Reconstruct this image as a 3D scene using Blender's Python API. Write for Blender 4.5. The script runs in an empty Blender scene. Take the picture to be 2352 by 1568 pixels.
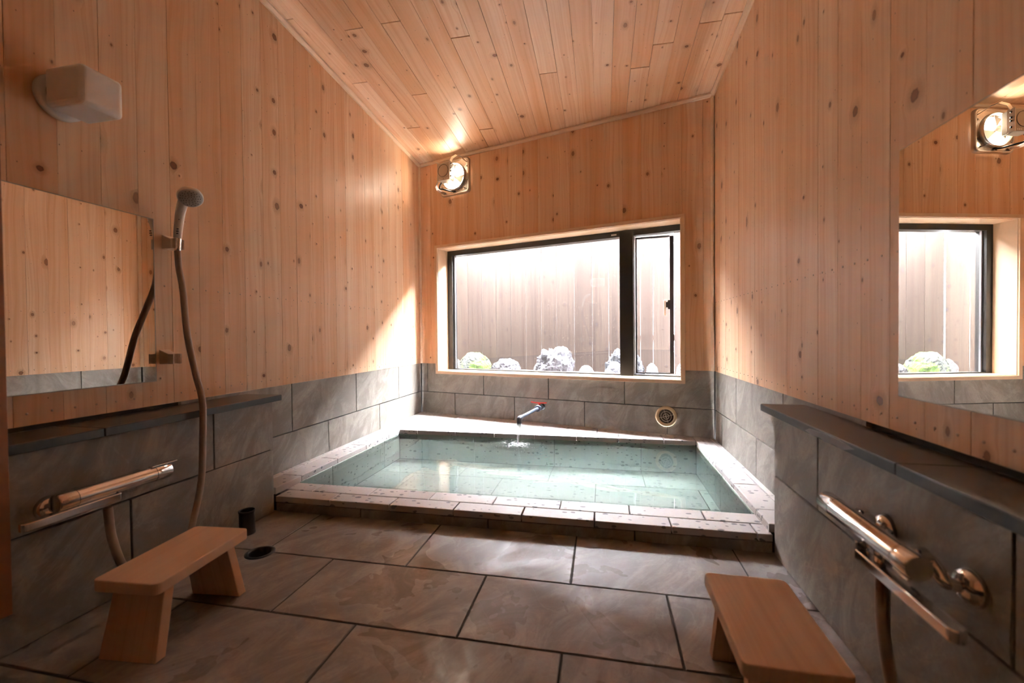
import bpy, bmesh, math, random
from mathutils import Vector, Matrix, noise
random.seed(7)
S = 0.66                      # metres per survey unit
PI = math.pi
sc = bpy.context.scene
col = sc.collection

# ------------------------------------------------------------------ camera
yaw, pit, rol, FPX = -0.2063, -0.0150, -0.0093, 994.34
cy, sy, cp, sp = math.cos(yaw), math.sin(yaw), math.cos(pit), math.sin(pit)
F = Vector((sy*cp, cy*cp, sp)); R0 = Vector((cy, -sy, 0)); U0 = R0.cross(F)
R = R0*math.cos(rol) + U0*math.sin(rol); U = -R0*math.sin(rol) + U0*math.cos(rol)
cam_d = bpy.data.cameras.new('camera'); cam = bpy.data.objects.new('camera', cam_d); col.objects.link(cam)
cam.matrix_world = Matrix(((R.x, U.x, -F.x, 0), (R.y, U.y, -F.y, 0), (R.z, U.z, -F.z, 1.2*S), (0, 0, 0, 1)))
cam_d.sensor_width = 36; cam_d.lens = FPX/2352*36; cam_d.clip_start = 0.02
cam_d.dof.use_dof = True; cam_d.dof.focus_distance = 3.1; cam_d.dof.aperture_fstop = 2.8
sc.camera = cam
# ------------------------------------------------------------------ sky: plain overcast
wd = bpy.data.worlds.new('sky'); sc.world = wd; wd.use_nodes = True
wd.node_tree.nodes['Background'].inputs[0].default_value = (0.90, 0.93, 1.0, 1)
wd.node_tree.nodes['Background'].inputs[1].default_value = 88.0
sc.view_settings.view_transform = 'Standard'; sc.view_settings.look = 'None'
sc.view_settings.exposure = 2.0; sc.view_settings.gamma = 1.0; sc.view_settings.use_curve_mapping = False
cyc = sc.cycles
cyc.max_bounces = 7; cyc.diffuse_bounces = 5; cyc.glossy_bounces = 4; cyc.volume_bounces = 0; cyc.use_adaptive_sampling = False; cyc.transmission_bounces = 6; cyc.transparent_max_bounces = 16
cyc.use_denoising = True; cyc.sample_clamp_indirect = 10; cyc.caustics_reflective = False; cyc.caustics_refractive = False

# ------------------------------------------------------------------ survey numbers (units)
XL, XR, ZW, ZJ, ZR, ZF = -2.464, 1.087, 0.822, 0.433, 0.150, 0.1025
XLL, XRL = -2.213, 0.900          # faces of the two low walls
YE, YC, YF0 = 2.555, 2.572, -0.45 # end of low walls, kerb front, wall behind the camera
ANG = math.atan(-0.2804); EX = Vector((math.cos(ANG), math.sin(ANG), 0)); EY = Vector((-math.sin(ANG), math.cos(ANG), 0))
OB = Vector((0, 4.9256, 0)); LB = 1.0386
UL, UR = XL*LB, XR*LB
def yb(x): return 4.9256 - 0.2804*x
def zc(x, y): return 3.8536 - 0.0131*x - 0.0604*y
def BW(u, d, z): return OB + EX*u + EY*d + Vector((0, 0, z))

# ------------------------------------------------------------------ materials
def mat(name):
    m = bpy.data.materials.new(name); m.use_nodes = True; nt = m.node_tree
    return m, nt, nt.nodes['Principled BSDF']
def simple(name, c, rough=0.5, metal=0.0, spec=0.5, **k):
    m, nt, b = mat(name)
    b.inputs['Base Color'].default_value = (*c, 1); b.inputs['Roughness'].default_value = rough
    b.inputs['Metallic'].default_value = metal; b.inputs['Specular IOR Level'].default_value = spec
    for n, v in k.items(): b.inputs[n].default_value = v
    return m
class N:
    def __init__(s, nt): s.nt = nt
    def add(s, t, **k):
        n = s.nt.nodes.new(t)
        for a, v in k.items(): setattr(n, a, v)
        return n
    def link(s, a, b): s.nt.links.new(a, b)
    def put(s, sock, v):
        if hasattr(v, 'node'): s.link(v, sock)
        else: sock.default_value = v
    def m(s, op, a, b=0.0, c=0.0, clamp=False):
        n = s.add('ShaderNodeMath', operation=op); n.use_clamp = clamp
        s.put(n.inputs[0], a); s.put(n.inputs[1], b); s.put(n.inputs[2], c); return n.outputs[0]
    def v(s, op, a, b=(0, 0, 0), sc=None):
        n = s.add('ShaderNodeVectorMath', operation=op); s.put(n.inputs[0], a); s.put(n.inputs[1], b)
        if sc is not None: s.put(n.inputs['Scale'], sc)
        return n.outputs['Value'] if op in ('LENGTH', 'DOT_PRODUCT') else n.outputs['Vector']
    def xyz(s, x, y, z):
        n = s.add('ShaderNodeCombineXYZ'); s.put(n.inputs[0], x); s.put(n.inputs[1], y); s.put(n.inputs[2], z); return n.outputs[0]
    def sep(s, a):
        n = s.add('ShaderNodeSeparateXYZ'); s.put(n.inputs[0], a); return n.outputs
    def noise(s, vec, scale, detail=3, rough=0.5, dist=0.0, d='3D'):
        n = s.add('ShaderNodeTexNoise', noise_dimensions=d); s.put(n.inputs['Vector'], vec)
        n.inputs['Scale'].default_value = scale; n.inputs['Detail'].default_value = detail
        n.inputs['Roughness'].default_value = rough; n.inputs['Distortion'].default_value = dist; return n.outputs['Fac']
    def ramp(s, f, a, b, lo=0.0, hi=1.0, smooth=True):
        n = s.add('ShaderNodeMapRange'); n.interpolation_type = 'SMOOTHSTEP' if smooth else 'LINEAR'
        s.put(n.inputs['Value'], f); s.put(n.inputs['From Min'], a); s.put(n.inputs['From Max'], b)
        n.inputs['To Min'].default_value = lo; n.inputs['To Max'].default_value = hi; return n.outputs['Result']
    def mix(s, f, a, b, mode='MIX'):
        n = s.add('ShaderNodeMix', data_type='RGBA', blend_type=mode)
        s.put(n.inputs['Factor'], f)
        for k, q in ((6, a), (7, b)): s.put(n.inputs[k], (*q, 1) if isinstance(q, tuple) and len(q) == 3 else q)
        return n.outputs[2]
    def bump(s, h, strength, dist):
        n = s.add('ShaderNodeBump'); n.inputs['Strength'].default_value = strength; n.inputs['Distance'].default_value = dist
        s.put(n.inputs['Height'], h); return n.outputs['Normal']

def wood(name, c1, c2, c3, knots=1.0, rough=0.42, across='x', along='z', spec=0.35, knotcol=(0.10, 0.035, 0.014)):
    m, nt, b = mat(name); g = N(nt)
    tc = g.add('ShaderNodeTexCoord'); xyz = g.sep(tc.outputs['Object']); ax = {'x': xyz[0], 'y': xyz[1], 'z': xyz[2]}
    rnd = g.add('ShaderNodeObjectInfo').outputs['Random']
    x = g.m('ADD', ax[across], g.m('MULTIPLY', rnd, 13.7)); z = g.m('ADD', ax[along], g.m('MULTIPLY', rnd, 41.3))
    gx = x
    if knots > 0:
        SX, SZ = 8.5, 6.0
        vs = g.xyz(g.m('MULTIPLY', x, SX), g.m('MULTIPLY', z, SZ), 0.0)
        vo = g.add('ShaderNodeTexVoronoi', voronoi_dimensions='2D'); g.link(vs, vo.inputs['Vector']); vo.inputs['Scale'].default_value = 1.0
        diff = g.v('MULTIPLY', g.v('SUBTRACT', vs, vo.outputs['Position']), (1/SX, 1/SZ, 0))
        dx = g.sep(diff)[0]; cc = g.add('ShaderNodeSeparateColor'); g.link(vo.outputs['Color'], cc.inputs[0])
        shape = g.v('MULTIPLY', diff, g.xyz(1.0, g.m('MULTIPLY_ADD', cc.outputs[2], 0.6, 0.55), 0.0))
        wob = g.m('MULTIPLY_ADD', g.noise(g.xyz(x, z, 0.0), 120, 2), 0.5, 0.75)
        d = g.m('MULTIPLY', g.v('LENGTH', shape), wob)
        r = g.m('MULTIPLY', g.m('MULTIPLY_ADD', g.m('POWER', cc.outputs[0], 2.4), 0.0130, 0.0030), knots)
        has = g.m('GREATER_THAN', cc.outputs[1], g.m('MULTIPLY_ADD', g.m('FRACT', g.m('MULTIPLY', rnd, 7.3)), 0.55, 0.28))
        km = g.m('MULTIPLY', g.ramp(d, g.m('MULTIPLY', r, 0.8), g.m('MULTIPLY', r, 1.1), 1, 0), has)
        ring = g.m('MULTIPLY', g.ramp(d, g.m('MULTIPLY', r, 0.45), g.m('MULTIPLY', r, 0.95), 0, 1), km)
        halo = g.m('MULTIPLY', g.ramp(d, r, g.m('MULTIPLY', r, 2.8), 1, 0), has)
        gx = g.m('SUBTRACT', x, g.m('MULTIPLY', g.m('MULTIPLY', dx, g.ramp(d, r, g.m('MULTIPLY', r, 4.0), 1, 0)), g.m('MULTIPLY', has, 0.75)))
        # fine pin knots
        vp = g.add('ShaderNodeTexVoronoi', voronoi_dimensions='2D'); g.link(g.xyz(g.m('MULTIPLY', x, 14.0), g.m('MULTIPLY', z, 9.0), 3.0), vp.inputs['Vector']); vp.inputs['Scale'].default_value = 1.0
        pin = g.m('MULTIPLY', g.ramp(vp.outputs['Distance'], 0.012, 0.028, 1, 0), g.m('GREATER_THAN', g.sep(vp.outputs['Color'])[1], 0.55))
    warp = g.m('MULTIPLY', g.m('SUBTRACT', g.noise(g.xyz(g.m('MULTIPLY', x, 5.0), g.m('MULTIPLY', z, 1.1), 0.0), 1.0, 2), 0.5), 0.09)
    gw = g.m('ADD', gx, warp)
    fine = g.noise(g.xyz(g.m('MULTIPLY', gw, 260.0), g.m('MULTIPLY', z, 1.6), 0.0), 1.0, 3, 0.6)
    mid = g.noise(g.xyz(g.m('MULTIPLY', gw, 55.0), g.m('MULTIPLY', z, 0.6), 7.0), 1.0, 3, 0.6)
    broad = g.noise(g.xyz(g.m('MULTIPLY', gw, 11.0), g.m('MULTIPLY', z, 0.30), 3.0), 1.0, 2, 0.5)
    t = g.m('ADD', g.m('MULTIPLY', g.ramp(broad, 0.38, 0.62), 0.50), g.m('MULTIPLY', g.m('FRACT', g.m('MULTIPLY', rnd, 3.7)), 0.62), clamp=True)
    base = g.mix(t, c1, c2)
    base = g.mix(g.m('MULTIPLY', g.ramp(mid, 0.42, 0.72), 0.5), base, c3)
    base = g.mix(g.m('MULTIPLY', g.ramp(fine, 0.45, 0.8), 0.22), base, c3)
    h = g.m('MULTIPLY', fine, 0.05)
    if knots > 0:
        base = g.mix(g.m('MULTIPLY', halo, 0.38), base, tuple(q*0.62 for q in c3))
        base = g.mix(g.m('MULTIPLY', km, g.m('MULTIPLY_ADD', cc.outputs[2], 0.35, 0.6)), base, g.mix(ring, tuple(q*1.9 for q in knotcol), knotcol))
        base = g.mix(g.m('MULTIPLY', pin, 0.75), base, tuple(q*1.4 for q in knotcol))
        relief = g.m('MULTIPLY', g.ramp(d, r, g.m('MULTIPLY', r, 3.6), 1, 0), g.m('GREATER_THAN', cc.outputs[2], 0.45))
        h = g.m('ADD', h, g.m('MULTIPLY', g.m('MULTIPLY', relief, has), 0.9))
    g.link(base, b.inputs['Base Color']); g.link(g.bump(h, 0.35, 0.0035), b.inputs['Normal'])
    b.inputs['Roughness'].default_value = rough; b.inputs['Specular IOR Level'].default_value = spec
    return m
HINO = ((0.83, 0.61, 0.42), (0.74, 0.43, 0.24), (0.62, 0.31, 0.15))
M = {}
M['plank'] = wood('cypress_boards', *HINO)
M['trimwood'] = wood('cypress_trim', (0.80, 0.60, 0.42), (0.74, 0.53, 0.35), (0.62, 0.41, 0.25), knots=0)
M['trimwoodx'] = wood('cypress_trim_x', (0.80, 0.60, 0.42), (0.74, 0.53, 0.35), (0.62, 0.41, 0.25), knots=0, across='z', along='x')
M['stool'] = wood('stool_wood', (0.82, 0.58, 0.41), (0.77, 0.51, 0.34), (0.68, 0.41, 0.26), knots=0, across='x', along='y', rough=0.5)
M['stoolleg'] = wood('stool_leg_wood', (0.76, 0.48, 0.30), (0.70, 0.42, 0.25), (0.58, 0.32, 0.17), knots=0, across='x', along='z', rough=0.5)
M['jamb'] = wood('jamb_wood', (0.36, 0.16, 0.065), (0.30, 0.12, 0.045), (0.22, 0.08, 0.03), knots=0)
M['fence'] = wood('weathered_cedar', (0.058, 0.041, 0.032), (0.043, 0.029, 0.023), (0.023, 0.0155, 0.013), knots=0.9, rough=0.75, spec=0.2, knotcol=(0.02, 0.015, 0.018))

def stone_tile(name, ca, cb, cc_, rough=(0.35, 0.6), bump=0.5, wet=False, ax=('x', 'z')):
    m, nt, b = mat(name); g = N(nt)
    tc = g.add('ShaderNodeTexCoord'); o = tc.outputs['Object']; rnd = g.add('ShaderNodeObjectInfo').outputs['Random']
    off = g.v('ADD', o, g.xyz(g.m('MULTIPLY', rnd, 17.0), g.m('MULTIPLY', rnd, 29.0), g.m('MULTIPLY', rnd, 11.0)))
    s = g.sep(off); A = {'x': s[0], 'y': s[1], 'z': s[2]}; p, q = A[ax[0]], A[ax[1]]
    # diagonal cleft banding
    a = g.m('ADD', g.m('MULTIPLY', p, 0.82), g.m('MULTIPLY', q, -0.57)); c = g.m('ADD', g.m('MULTIPLY', p, 0.57), g.m('MULTIPLY', q, 0.82))
    n1 = g.noise(g.xyz(g.m('MULTIPLY', a, 6.5), g.m('MULTIPLY', c, 3.2), 0.0), 1.0, 7, 0.68, 1.4)
    n2 = g.noise(off, 5.0, 5, 0.6); n3 = g.noise(off, 75.0, 4, 0.7)
    cl = g.noise(g.xyz(g.m('MULTIPLY', a, 4.0), g.m('MULTIPLY', c, 2.0), 4.0), 1.0, 4, 0.55, 1.2)
    ledge = g.m('ABSOLUTE', g.m('SUBTRACT', g.m('FRACT', g.m('MULTIPLY', cl, 5.0)), 0.5))
    line = g.ramp(ledge, 0.0, 0.035, 1, 0)
    base = g.mix(g.ramp(n1, 0.40, 0.62), tuple(k*0.90 for k in ca), tuple(k*1.02 for k in cb)); base = g.mix(g.m('MULTIPLY', g.ramp(n2, 0.45, 0.75), 0.6), base, cc_)
    base = g.mix(g.m('MULTIPLY', g.m('SUBTRACT', n3, 0.4), 0.7, clamp=True), base, tuple(k*0.62 for k in ca))
    base = g.mix(g.m('MULTIPLY', line, 0.12), base, tuple(min(1, k*1.7) for k in cb))
    g.link(base, b.inputs['Base Color'])
    h = g.m('ADD', g.m('MULTIPLY', g.m('FRACT', g.m('MULTIPLY', cl, 5.0)), 0.35), g.m('ADD', g.m('MULTIPLY', n1, 1.0), g.m('MULTIPLY', n3, 0.16)))
    if wet:
        w = g.ramp(g.noise(tc.outputs['Generated'] if 0 else g.add('ShaderNodeNewGeometry').outputs['Position'], 2.6, 4, 0.6, 0.5), 0.46, 0.64)
        g.link(g.m('MULTIPLY_ADD', w, -(rough[1]-rough[0]), rough[1]), b.inputs['Roughness'])
        bn = g.add('ShaderNodeBump'); bn.inputs['Distance'].default_value = 0.004
        g.link(g.m('MULTIPLY_ADD', w, -bump*0.7, bump), bn.inputs['Strength']); g.link(h, bn.inputs['Height']); g.link(bn.outputs['Normal'], b.inputs['Normal'])
    else:
        g.link(g.ramp(n2, 0.3, 0.7, rough[0], rough[1]), b.inputs['Roughness'])
        g.link(g.bump(h, bump, 0.004), b.inputs['Normal'])
    return m
M['tile'] = stone_tile('slate_wall_tile', (0.27, 0.24, 0.205), (0.36, 0.325, 0.28), (0.24, 0.22, 0.20), rough=(0.42, 0.6))
M['floor'] = stone_tile('slate_floor_tile', (0.275, 0.24, 0.222), (0.36, 0.32, 0.30), (0.235, 0.205, 0.192), rough=(0.16, 0.42), bump=0.45, wet=True, ax=('x', 'y'))
M['grout'] = simple('grout', (0.055, 0.05, 0.045), 0.8)
M['backing'] = simple('wall_backing', (0.06, 0.05, 0.04), 0.8)

def tuff(name, c, fleck, wetr=0.5):
    m, nt, b = mat(name); g = N(nt)
    o = g.add('ShaderNodeTexCoord').outputs['Object']; rnd = g.add('ShaderNodeObjectInfo').outputs['Random']
    off = g.v('ADD', o, g.xyz(g.m('MULTIPLY', rnd, 17.0), g.m('MULTIPLY', rnd, 29.0), g.m('MULTIPLY', rnd, 11.0)))
    w = g.v('ADD', off, g.v('SCALE', g.xyz(g.noise(off, 30, 2), g.noise(g.v('ADD', off, (5, 5, 5)), 30, 2), 0.5), sc=0.02))
    st = g.v('MULTIPLY', w, (32.0, 46.0, 58.0))
    vo = g.add('ShaderNodeTexVoronoi'); g.link(st, vo.inputs['Vector']); vo.inputs['Scale'].default_value = 1.0
    cr = g.sep(vo.outputs['Color']); thr = g.m('MULTIPLY', g.m('POWER', cr[0], 2.2), 0.44)
    fl = g.ramp(g.m('SUBTRACT', thr, vo.outputs['Distance']), -0.03, 0.05)
    sh = g.noise(off, 4, 3); gr = g.noise(off, 160, 2)
    base = g.mix(g.m('MULTIPLY', sh, 0.5), c, tuple(k*0.80 for k in c)); base = g.mix(g.m('MULTIPLY', gr, 0.16), base, tuple(k*0.6 for k in c))
    base = g.mix(g.m('MULTIPLY', fl, 0.8), base, fleck)
    g.link(base, b.inputs['Base Color']); b.inputs['Roughness'].default_value = wetr
    g.link(g.bump(g.m('SUBTRACT', gr, g.m('MULTIPLY', fl, 1.2)), 0.25, 0.002), b.inputs['Normal'])
    return m
M['tuff'] = tuff('pale_tuff', (0.56, 0.515, 0.49), (0.10, 0.10, 0.11), 0.45)
M['tuffwet'] = tuff('green_wet_tuff', (0.42, 0.50, 0.42), (0.04, 0.07, 0.06), 0.4)
M['granite'] = simple('dark_granite', (0.034, 0.024, 0.020), 0.30, 0, 0.6)
M['granite_edge'] = simple('honed_granite_edge', (0.055, 0.068, 0.070), 0.6)
M['chrome'] = simple('chrome', (0.82, 0.80, 0.78), 0.09, 1.0)
M['steel'] = simple('stainless', (0.62, 0.58, 0.53), 0.28, 1.0)
M['steelmatte'] = simple('painted_steel', (0.42, 0.37, 0.31), 0.5, 0.4)
M['black'] = simple('black_plastic', (0.012, 0.012, 0.013), 0.3)
M['bronze'] = simple('dark_bronze_aluminium', (0.012, 0.010, 0.009), 0.38, 0.0)
M['alum'] = simple('aluminium_bead', (0.55, 0.56, 0.60), 0.3, 0.8)
M['white'] = simple('white_glass_shade', (0.90, 0.89, 0.88), 0.35)
M['cream'] = simple('cream_plastic', (0.72, 0.58, 0.36), 0.4)
M['beige'] = simple('beige_plastic', (0.74, 0.58, 0.46), 0.5)
M['headwhite'] = simple('white_plastic', (0.88, 0.84, 0.78), 0.4)
M['headgrey'] = simple('grey_spray_plate', (0.66, 0.70, 0.70), 0.45)
M['hose'] = simple('taupe_hose', (0.36, 0.27, 0.22), 0.35)
M['pvc'] = simple('blue_grey_pipe', (0.10, 0.115, 0.155), 0.35)
M['red'] = simple('red_handle', (0.62, 0.05, 0.03), 0.35)
M['cup'] = simple('dark_grey_plastic', (0.035, 0.033, 0.034), 0.28)
M['brass'] = simple('nail_metal', (0.55, 0.40, 0.28), 0.35, 0.8)
M['holedark'] = simple('dark_hole', (0.01, 0.01, 0.01), 0.7)
M['wallout'] = simple('outer_render', (0.45, 0.42, 0.38), 0.8)
M['gravel'] = simple('gravel_ground', (0.20, 0.18, 0.17), 0.9)
def mirror_mat():
    m = simple('mirror_silver', (0.93, 0.94, 0.92), 0.0, 1.0); return m
M['mirror'] = mirror_mat()
def clear(name, tint, ior, bump=None, gloss=0.0):
    m, nt, b = mat(name); g = N(nt); nt.nodes.remove(b)
    tr = g.add('ShaderNodeBsdfTransparent'); tr.inputs[0].default_value = (*tint, 1)
    gl = g.add('ShaderNodeBsdfGlossy'); gl.inputs['Roughness'].default_value = gloss; gl.inputs[0].default_value = (1, 1, 1, 1)
    geo = g.add('ShaderNodeNewGeometry'); nr = geo.outputs['Normal']
    if bump:
        o = g.add('ShaderNodeTexCoord').outputs['Object']
        nr = g.bump(g.noise(o, bump[0], 2, 0.4), bump[1], bump[2]); g.link(nr, gl.inputs['Normal'])
    f0 = ((ior-1)/(ior+1))**2      # Schlick, the same from both sides of the sheet
    cs = g.m('ABSOLUTE', g.v('DOT_PRODUCT', nr, geo.outputs['Incoming']))
    fr = g.m('MULTIPLY_ADD', g.m('POWER', g.m('SUBTRACT', 1.0, cs, clamp=True), 5.0), 1-f0, f0, clamp=True)
    mx = g.add('ShaderNodeMixShader'); g.link(fr, mx.inputs[0]); g.link(tr.outputs[0], mx.inputs[1]); g.link(gl.outputs[0], mx.inputs[2])
    g.link(mx.outputs[0], nt.nodes['Material Output'].inputs[0]); return m
M['glass'] = clear('window_glass', (0.98, 0.985, 0.985), 1.35)
M['water'] = clear('bath_water', (0.95, 0.99, 0.97), 1.33, bump=(4.0, 0.25, 0.01))
_nt = M['water'].node_tree; _v = _nt.nodes.new('ShaderNodeVolumeScatter'); _v.inputs['Color'].default_value = (0.84, 1.0, 0.91, 1)
_v.inputs['Density'].default_value = 0.5; _v.inputs['Anisotropy'].default_value = 0.2; _nt.links.new(_v.outputs[0], _nt.nodes['Material Output'].inputs['Volume'])
def froth(name, white):
    m, nt, b = mat(name); g = N(nt); nt.nodes.remove(b)
    tr = g.add('ShaderNodeBsdfTransparent'); tl = g.add('ShaderNodeBsdfTranslucent'); df = g.add('ShaderNodeBsdfDiffuse'); gl = g.add('ShaderNodeBsdfGlossy')
    gl.inputs['Roughness'].default_value = 0.05
    for q in (tl, df): q.inputs[0].default_value = (0.95, 0.97, 0.98, 1)
    def mx(f, p, q):
        n = g.add('ShaderNodeMixShader'); n.inputs[0].default_value = f; g.link(p, n.inputs[1]); g.link(q, n.inputs[2]); return n.outputs[0]
    w = mx(0.5, tl.outputs[0], df.outputs[0]); w = mx(0.25, w, gl.outputs[0]); g.link(mx(white, tr.outputs[0], w), nt.nodes['Material Output'].inputs[0]); return m
M['pour'] = froth('aerated_water', 0.55)
M['stream'] = clear('falling_water', (0.88, 0.92, 0.93), 2.4)
M['foam'] = simple('splash_drops', (0.85, 0.9, 0.9), 0.1, 0, 0.8)
def emis(name, c, s):
    m, nt, b = mat(name); b.inputs['Base Color'].default_value = (0.8, 0.8, 0.8, 1)
    b.inputs['Emission Color'].default_value = (*c, 1); b.inputs['Emission Strength'].default_value = s; return m
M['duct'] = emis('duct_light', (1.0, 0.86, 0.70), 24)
def rock_mat(name, ca, cb, moss=0.0):
    m, nt, b = mat(name); g = N(nt); o = g.add('ShaderNodeTexCoord').outputs['Object']
    n1 = g.noise(o, 9, 6, 0.65, 0.5); n2 = g.noise(o, 45, 4, 0.7)
    base = g.mix(g.ramp(n1, 0.38, 0.66), ca, cb); base = g.mix(g.m('MULTIPLY', g.ramp(n2, 0.5, 0.7), 0.6), base, tuple(k*0.35 for k in ca))
    if moss:
        nz = g.sep(g.add('ShaderNodeNewGeometry').outputs['Normal'])
        mm = g.ramp(g.m('ADD', g.m('MULTIPLY', g.noise(o, 7, 4), 1.3), g.m('SUBTRACT', g.m('MULTIPLY', nz[2], 0.35), g.m('MULTIPLY', g.sep(o)[2], 0.4))), 0.66, 0.80)
        base = g.mix(mm, base, g.mix(n2, (0.02, 0.05, 0.002), (0.075, 0.14, 0.006)))
    g.link(base, b.inputs['Base Color']); b.inputs['Roughness'].default_value = 0.8
    g.link(g.bump(g.m('ADD', n1, g.m('MULTIPLY', n2, 0.4)), 0.9, 0.01), b.inputs['Normal']); return m
M['rock'] = rock_mat('grey_rock', (0.035, 0.032, 0.034), (0.10, 0.094, 0.106))
M['rockdark'] = rock_mat('dark_lava', (0.010, 0.010, 0.011), (0.11, 0.11, 0.13))
M['rockmoss'] = rock_mat('mossy_rock', (0.04, 0.04, 0.037), (0.10, 0.10, 0.097), moss=1)
M['rockpink'] = rock_mat('pinkish_rock', (0.07, 0.05, 0.048), (0.12, 0.09, 0.09))
M['rockwhite'] = rock_mat('pale_rock', (0.08, 0.08, 0.09), (0.17, 0.17, 0.20))

# ------------------------------------------------------------------ mesh builder (all coordinates in survey units)
class MB:
    def __init__(s): s.v = []; s.f = []; s.sm = []
    def add(s, vs, fs, smooth=False):
        n = len(s.v); s.v += [Vector(q) for q in vs]; s.f += [tuple(i+n for i in f) for f in fs]; s.sm += [smooth]*len(fs); return s
    def box(s, a, b, tf=None):
        x0, y0, z0 = a; x1, y1, z1 = b
        vs = [(x0,y0,z0),(x1,y0,z0),(x1,y1,z0),(x0,y1,z0),(x0,y0,z1),(x1,y0,z1),(x1,y1,z1),(x0,y1,z1)]
        if tf: vs = [tf(*q) for q in vs]
        return s.add(vs, [(0,3,2,1),(4,5,6,7),(0,1,5,4),(1,2,6,5),(2,3,7,6),(3,0,4,7)])
    def slab(s, poly, to3, t, ch):
        """poly (a,b) counter-clockwise; to3(a, depth, b); front at depth 0, back at depth t, chamfered front edge ch"""
        n = len(poly); P = [Vector(q) for q in poly]; ins = []
        for i in range(n):
            e0 = (P[i]-P[i-1]).normalized(); e1 = (P[(i+1) % n]-P[i]).normalized()
            n0 = Vector((-e0.y, e0.x)); n1 = Vector((-e1.y, e1.x)); d = (n0+n1)/max(0.25, 1+n0.dot(n1)); ins.append(P[i]+d*ch)
        vs = [to3(q.x, 0, q.y) for q in ins]+[to3(q.x, ch, q.y) for q in P]+[to3(q.x, t, q.y) for q in P]
        fs = [tuple(range(n)), tuple(reversed(range(2*n, 3*n)))]
        for i in range(n):
            j = (i+1) % n; fs += [(i+n, j+n, j, i), (i+2*n, j+2*n, j+n, i+n)]
        return s.add(vs, fs)
    def lathe(s, o, ax, prof, seg=24, smooth=True, closed=False):
        """prof list of (r, h) along unit axis ax from o"""
        ax = Vector(ax).normalized(); t = Vector((1, 0, 0)) if abs(ax.x) < 0.8 else Vector((0, 1, 0)); a = ax.cross(t).normalized(); b = ax.cross(a)
        o = Vector(o); vs = []; fs = []
        for r, h in prof:
            for k in range(seg):
                th = 2*PI*k/seg; vs.append(o+ax*h+(a*math.cos(th)+b*math.sin(th))*max(r, 1e-5))
        m = len(prof)
        for i in range(m if closed else m-1):
            for k in range(seg):
                i2 = (i+1) % m; fs.append((i*seg+k, i*seg+(k+1) % seg, i2*seg+(k+1) % seg, i2*seg+k))
        return s.add(vs, fs, smooth)
    def tube(s, pts, r, seg=12, caps=True, smooth=True):
        pts = [Vector(p) for p in pts]; n = len(pts); rs = r if isinstance(r, (list, tuple)) else [r]*n
        up = None; vs = []; fs = []
        for i, p in enumerate(pts):
            t = (pts[min(i+1, n-1)]-pts[max(i-1, 0)]).normalized()
            if up is None: up = t.cross(Vector((0, 0, 1)) if abs(t.z) < 0.9 else Vector((1, 0, 0))).normalized()
            up = (up-t*up.dot(t)).normalized(); w = t.cross(up)
            for k in range(seg):
                th = 2*PI*k/seg; vs.append(p+(up*math.cos(th)+w*math.sin(th))*rs[i])
        for i in range(n-1):
            for k in range(seg): fs.append((i*seg+k, i*seg+(k+1) % seg, (i+1)*seg+(k+1) % seg, (i+1)*seg+k))
        s.add(vs, fs, smooth)
        if caps: s.add([vs[k] for k in range(seg)], [tuple(reversed(range(seg)))]); s.add(vs[-seg:], [tuple(range(seg))])
        return s
    def build(s, name, m, parent=None, mw=None, bevel=0, seg=2):
        """mw: own matrix (units); vertices are given in world units when mw is None, else in that local frame"""
        me = bpy.data.meshes.new(name); pm = parent.get('org') if parent else None
        off = Vector(pm) if pm is not None else Vector((0, 0, 0))
        vs = [(q-off)*S for q in s.v] if mw is None else [q*S for q in s.v]
        me.from_pydata([tuple(q) for q in vs], [], s.f); me.update()
        for p, q in zip(me.polygons, s.sm): p.use_smooth = q
        bm = bmesh.new(); bm.from_mesh(me); bmesh.ops.recalc_face_normals(bm, faces=bm.faces); bm.to_mesh(me); bm.free()
        me.materials.append(m); o = bpy.data.objects.new(name, me); col.objects.link(o)
        if parent: o.parent = parent
        if mw is not None:
            q = mw.copy(); q.translation = (q.translation-off)*S; o.matrix_local = q
        if bevel:
            b = o.modifiers.new('bevel', 'BEVEL'); b.width = bevel*S; b.segments = seg; b.limit_method = 'ANGLE'; b.angle_limit = 0.6
            b.harden_normals = False
        return o
def tag(o, label, cat, group=None, kind=None):
    o['label'] = label; o['category'] = cat
    if group: o['group'] = group
    if kind: o['kind'] = kind
    return o
def empty(name, loc, label=None, cat=None, group=None):
    o = bpy.data.objects.new(name, None); col.objects.link(o); o.location = Vector(loc)*S; o['org'] = tuple(loc); o.empty_display_size = 0.05
    if label: tag(o, label, cat, group)
    return o
def catmull(P, n=8):
    P = [Vector(p) for p in P]; Q = [P[0]*2-P[1]]+P+[P[-1]*2-P[-2]]; out = []
    for i in range(1, len(Q)-2):
        for k in range(n):
            t = k/n; a, b, c, d = Q[i-1:i+3]
            out.append(0.5*((2*b)+(c-a)*t+(2*a-5*b+4*c-d)*t*t+(3*b-a-3*c+d)*t**3))
    return out+[P[-1]]
def frame(X, Y, Z, o=(0, 0, 0)):
    return Matrix(((X[0], Y[0], Z[0], o[0]), (X[1], Y[1], Z[1], o[1]), (X[2], Y[2], Z[2], o[2]), (0, 0, 0, 1)))
def struct(o): o['kind'] = 'structure'; return o
def clipy(poly, f):
    """keep the part of a polygon where f(p) >= 0"""
    out = []
    for i in range(len(poly)):
        a, b = poly[i-1], poly[i]; fa, fb = f(a), f(b)
        if (fa >= 0) != (fb >= 0):
            t = fa/(fa-fb); out.append((a[0]+(b[0]-a[0])*t, a[1]+(b[1]-a[1])*t))
        if fb >= 0: out.append(b)
    return out
G = 0.0045    # half joint between tiles

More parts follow.
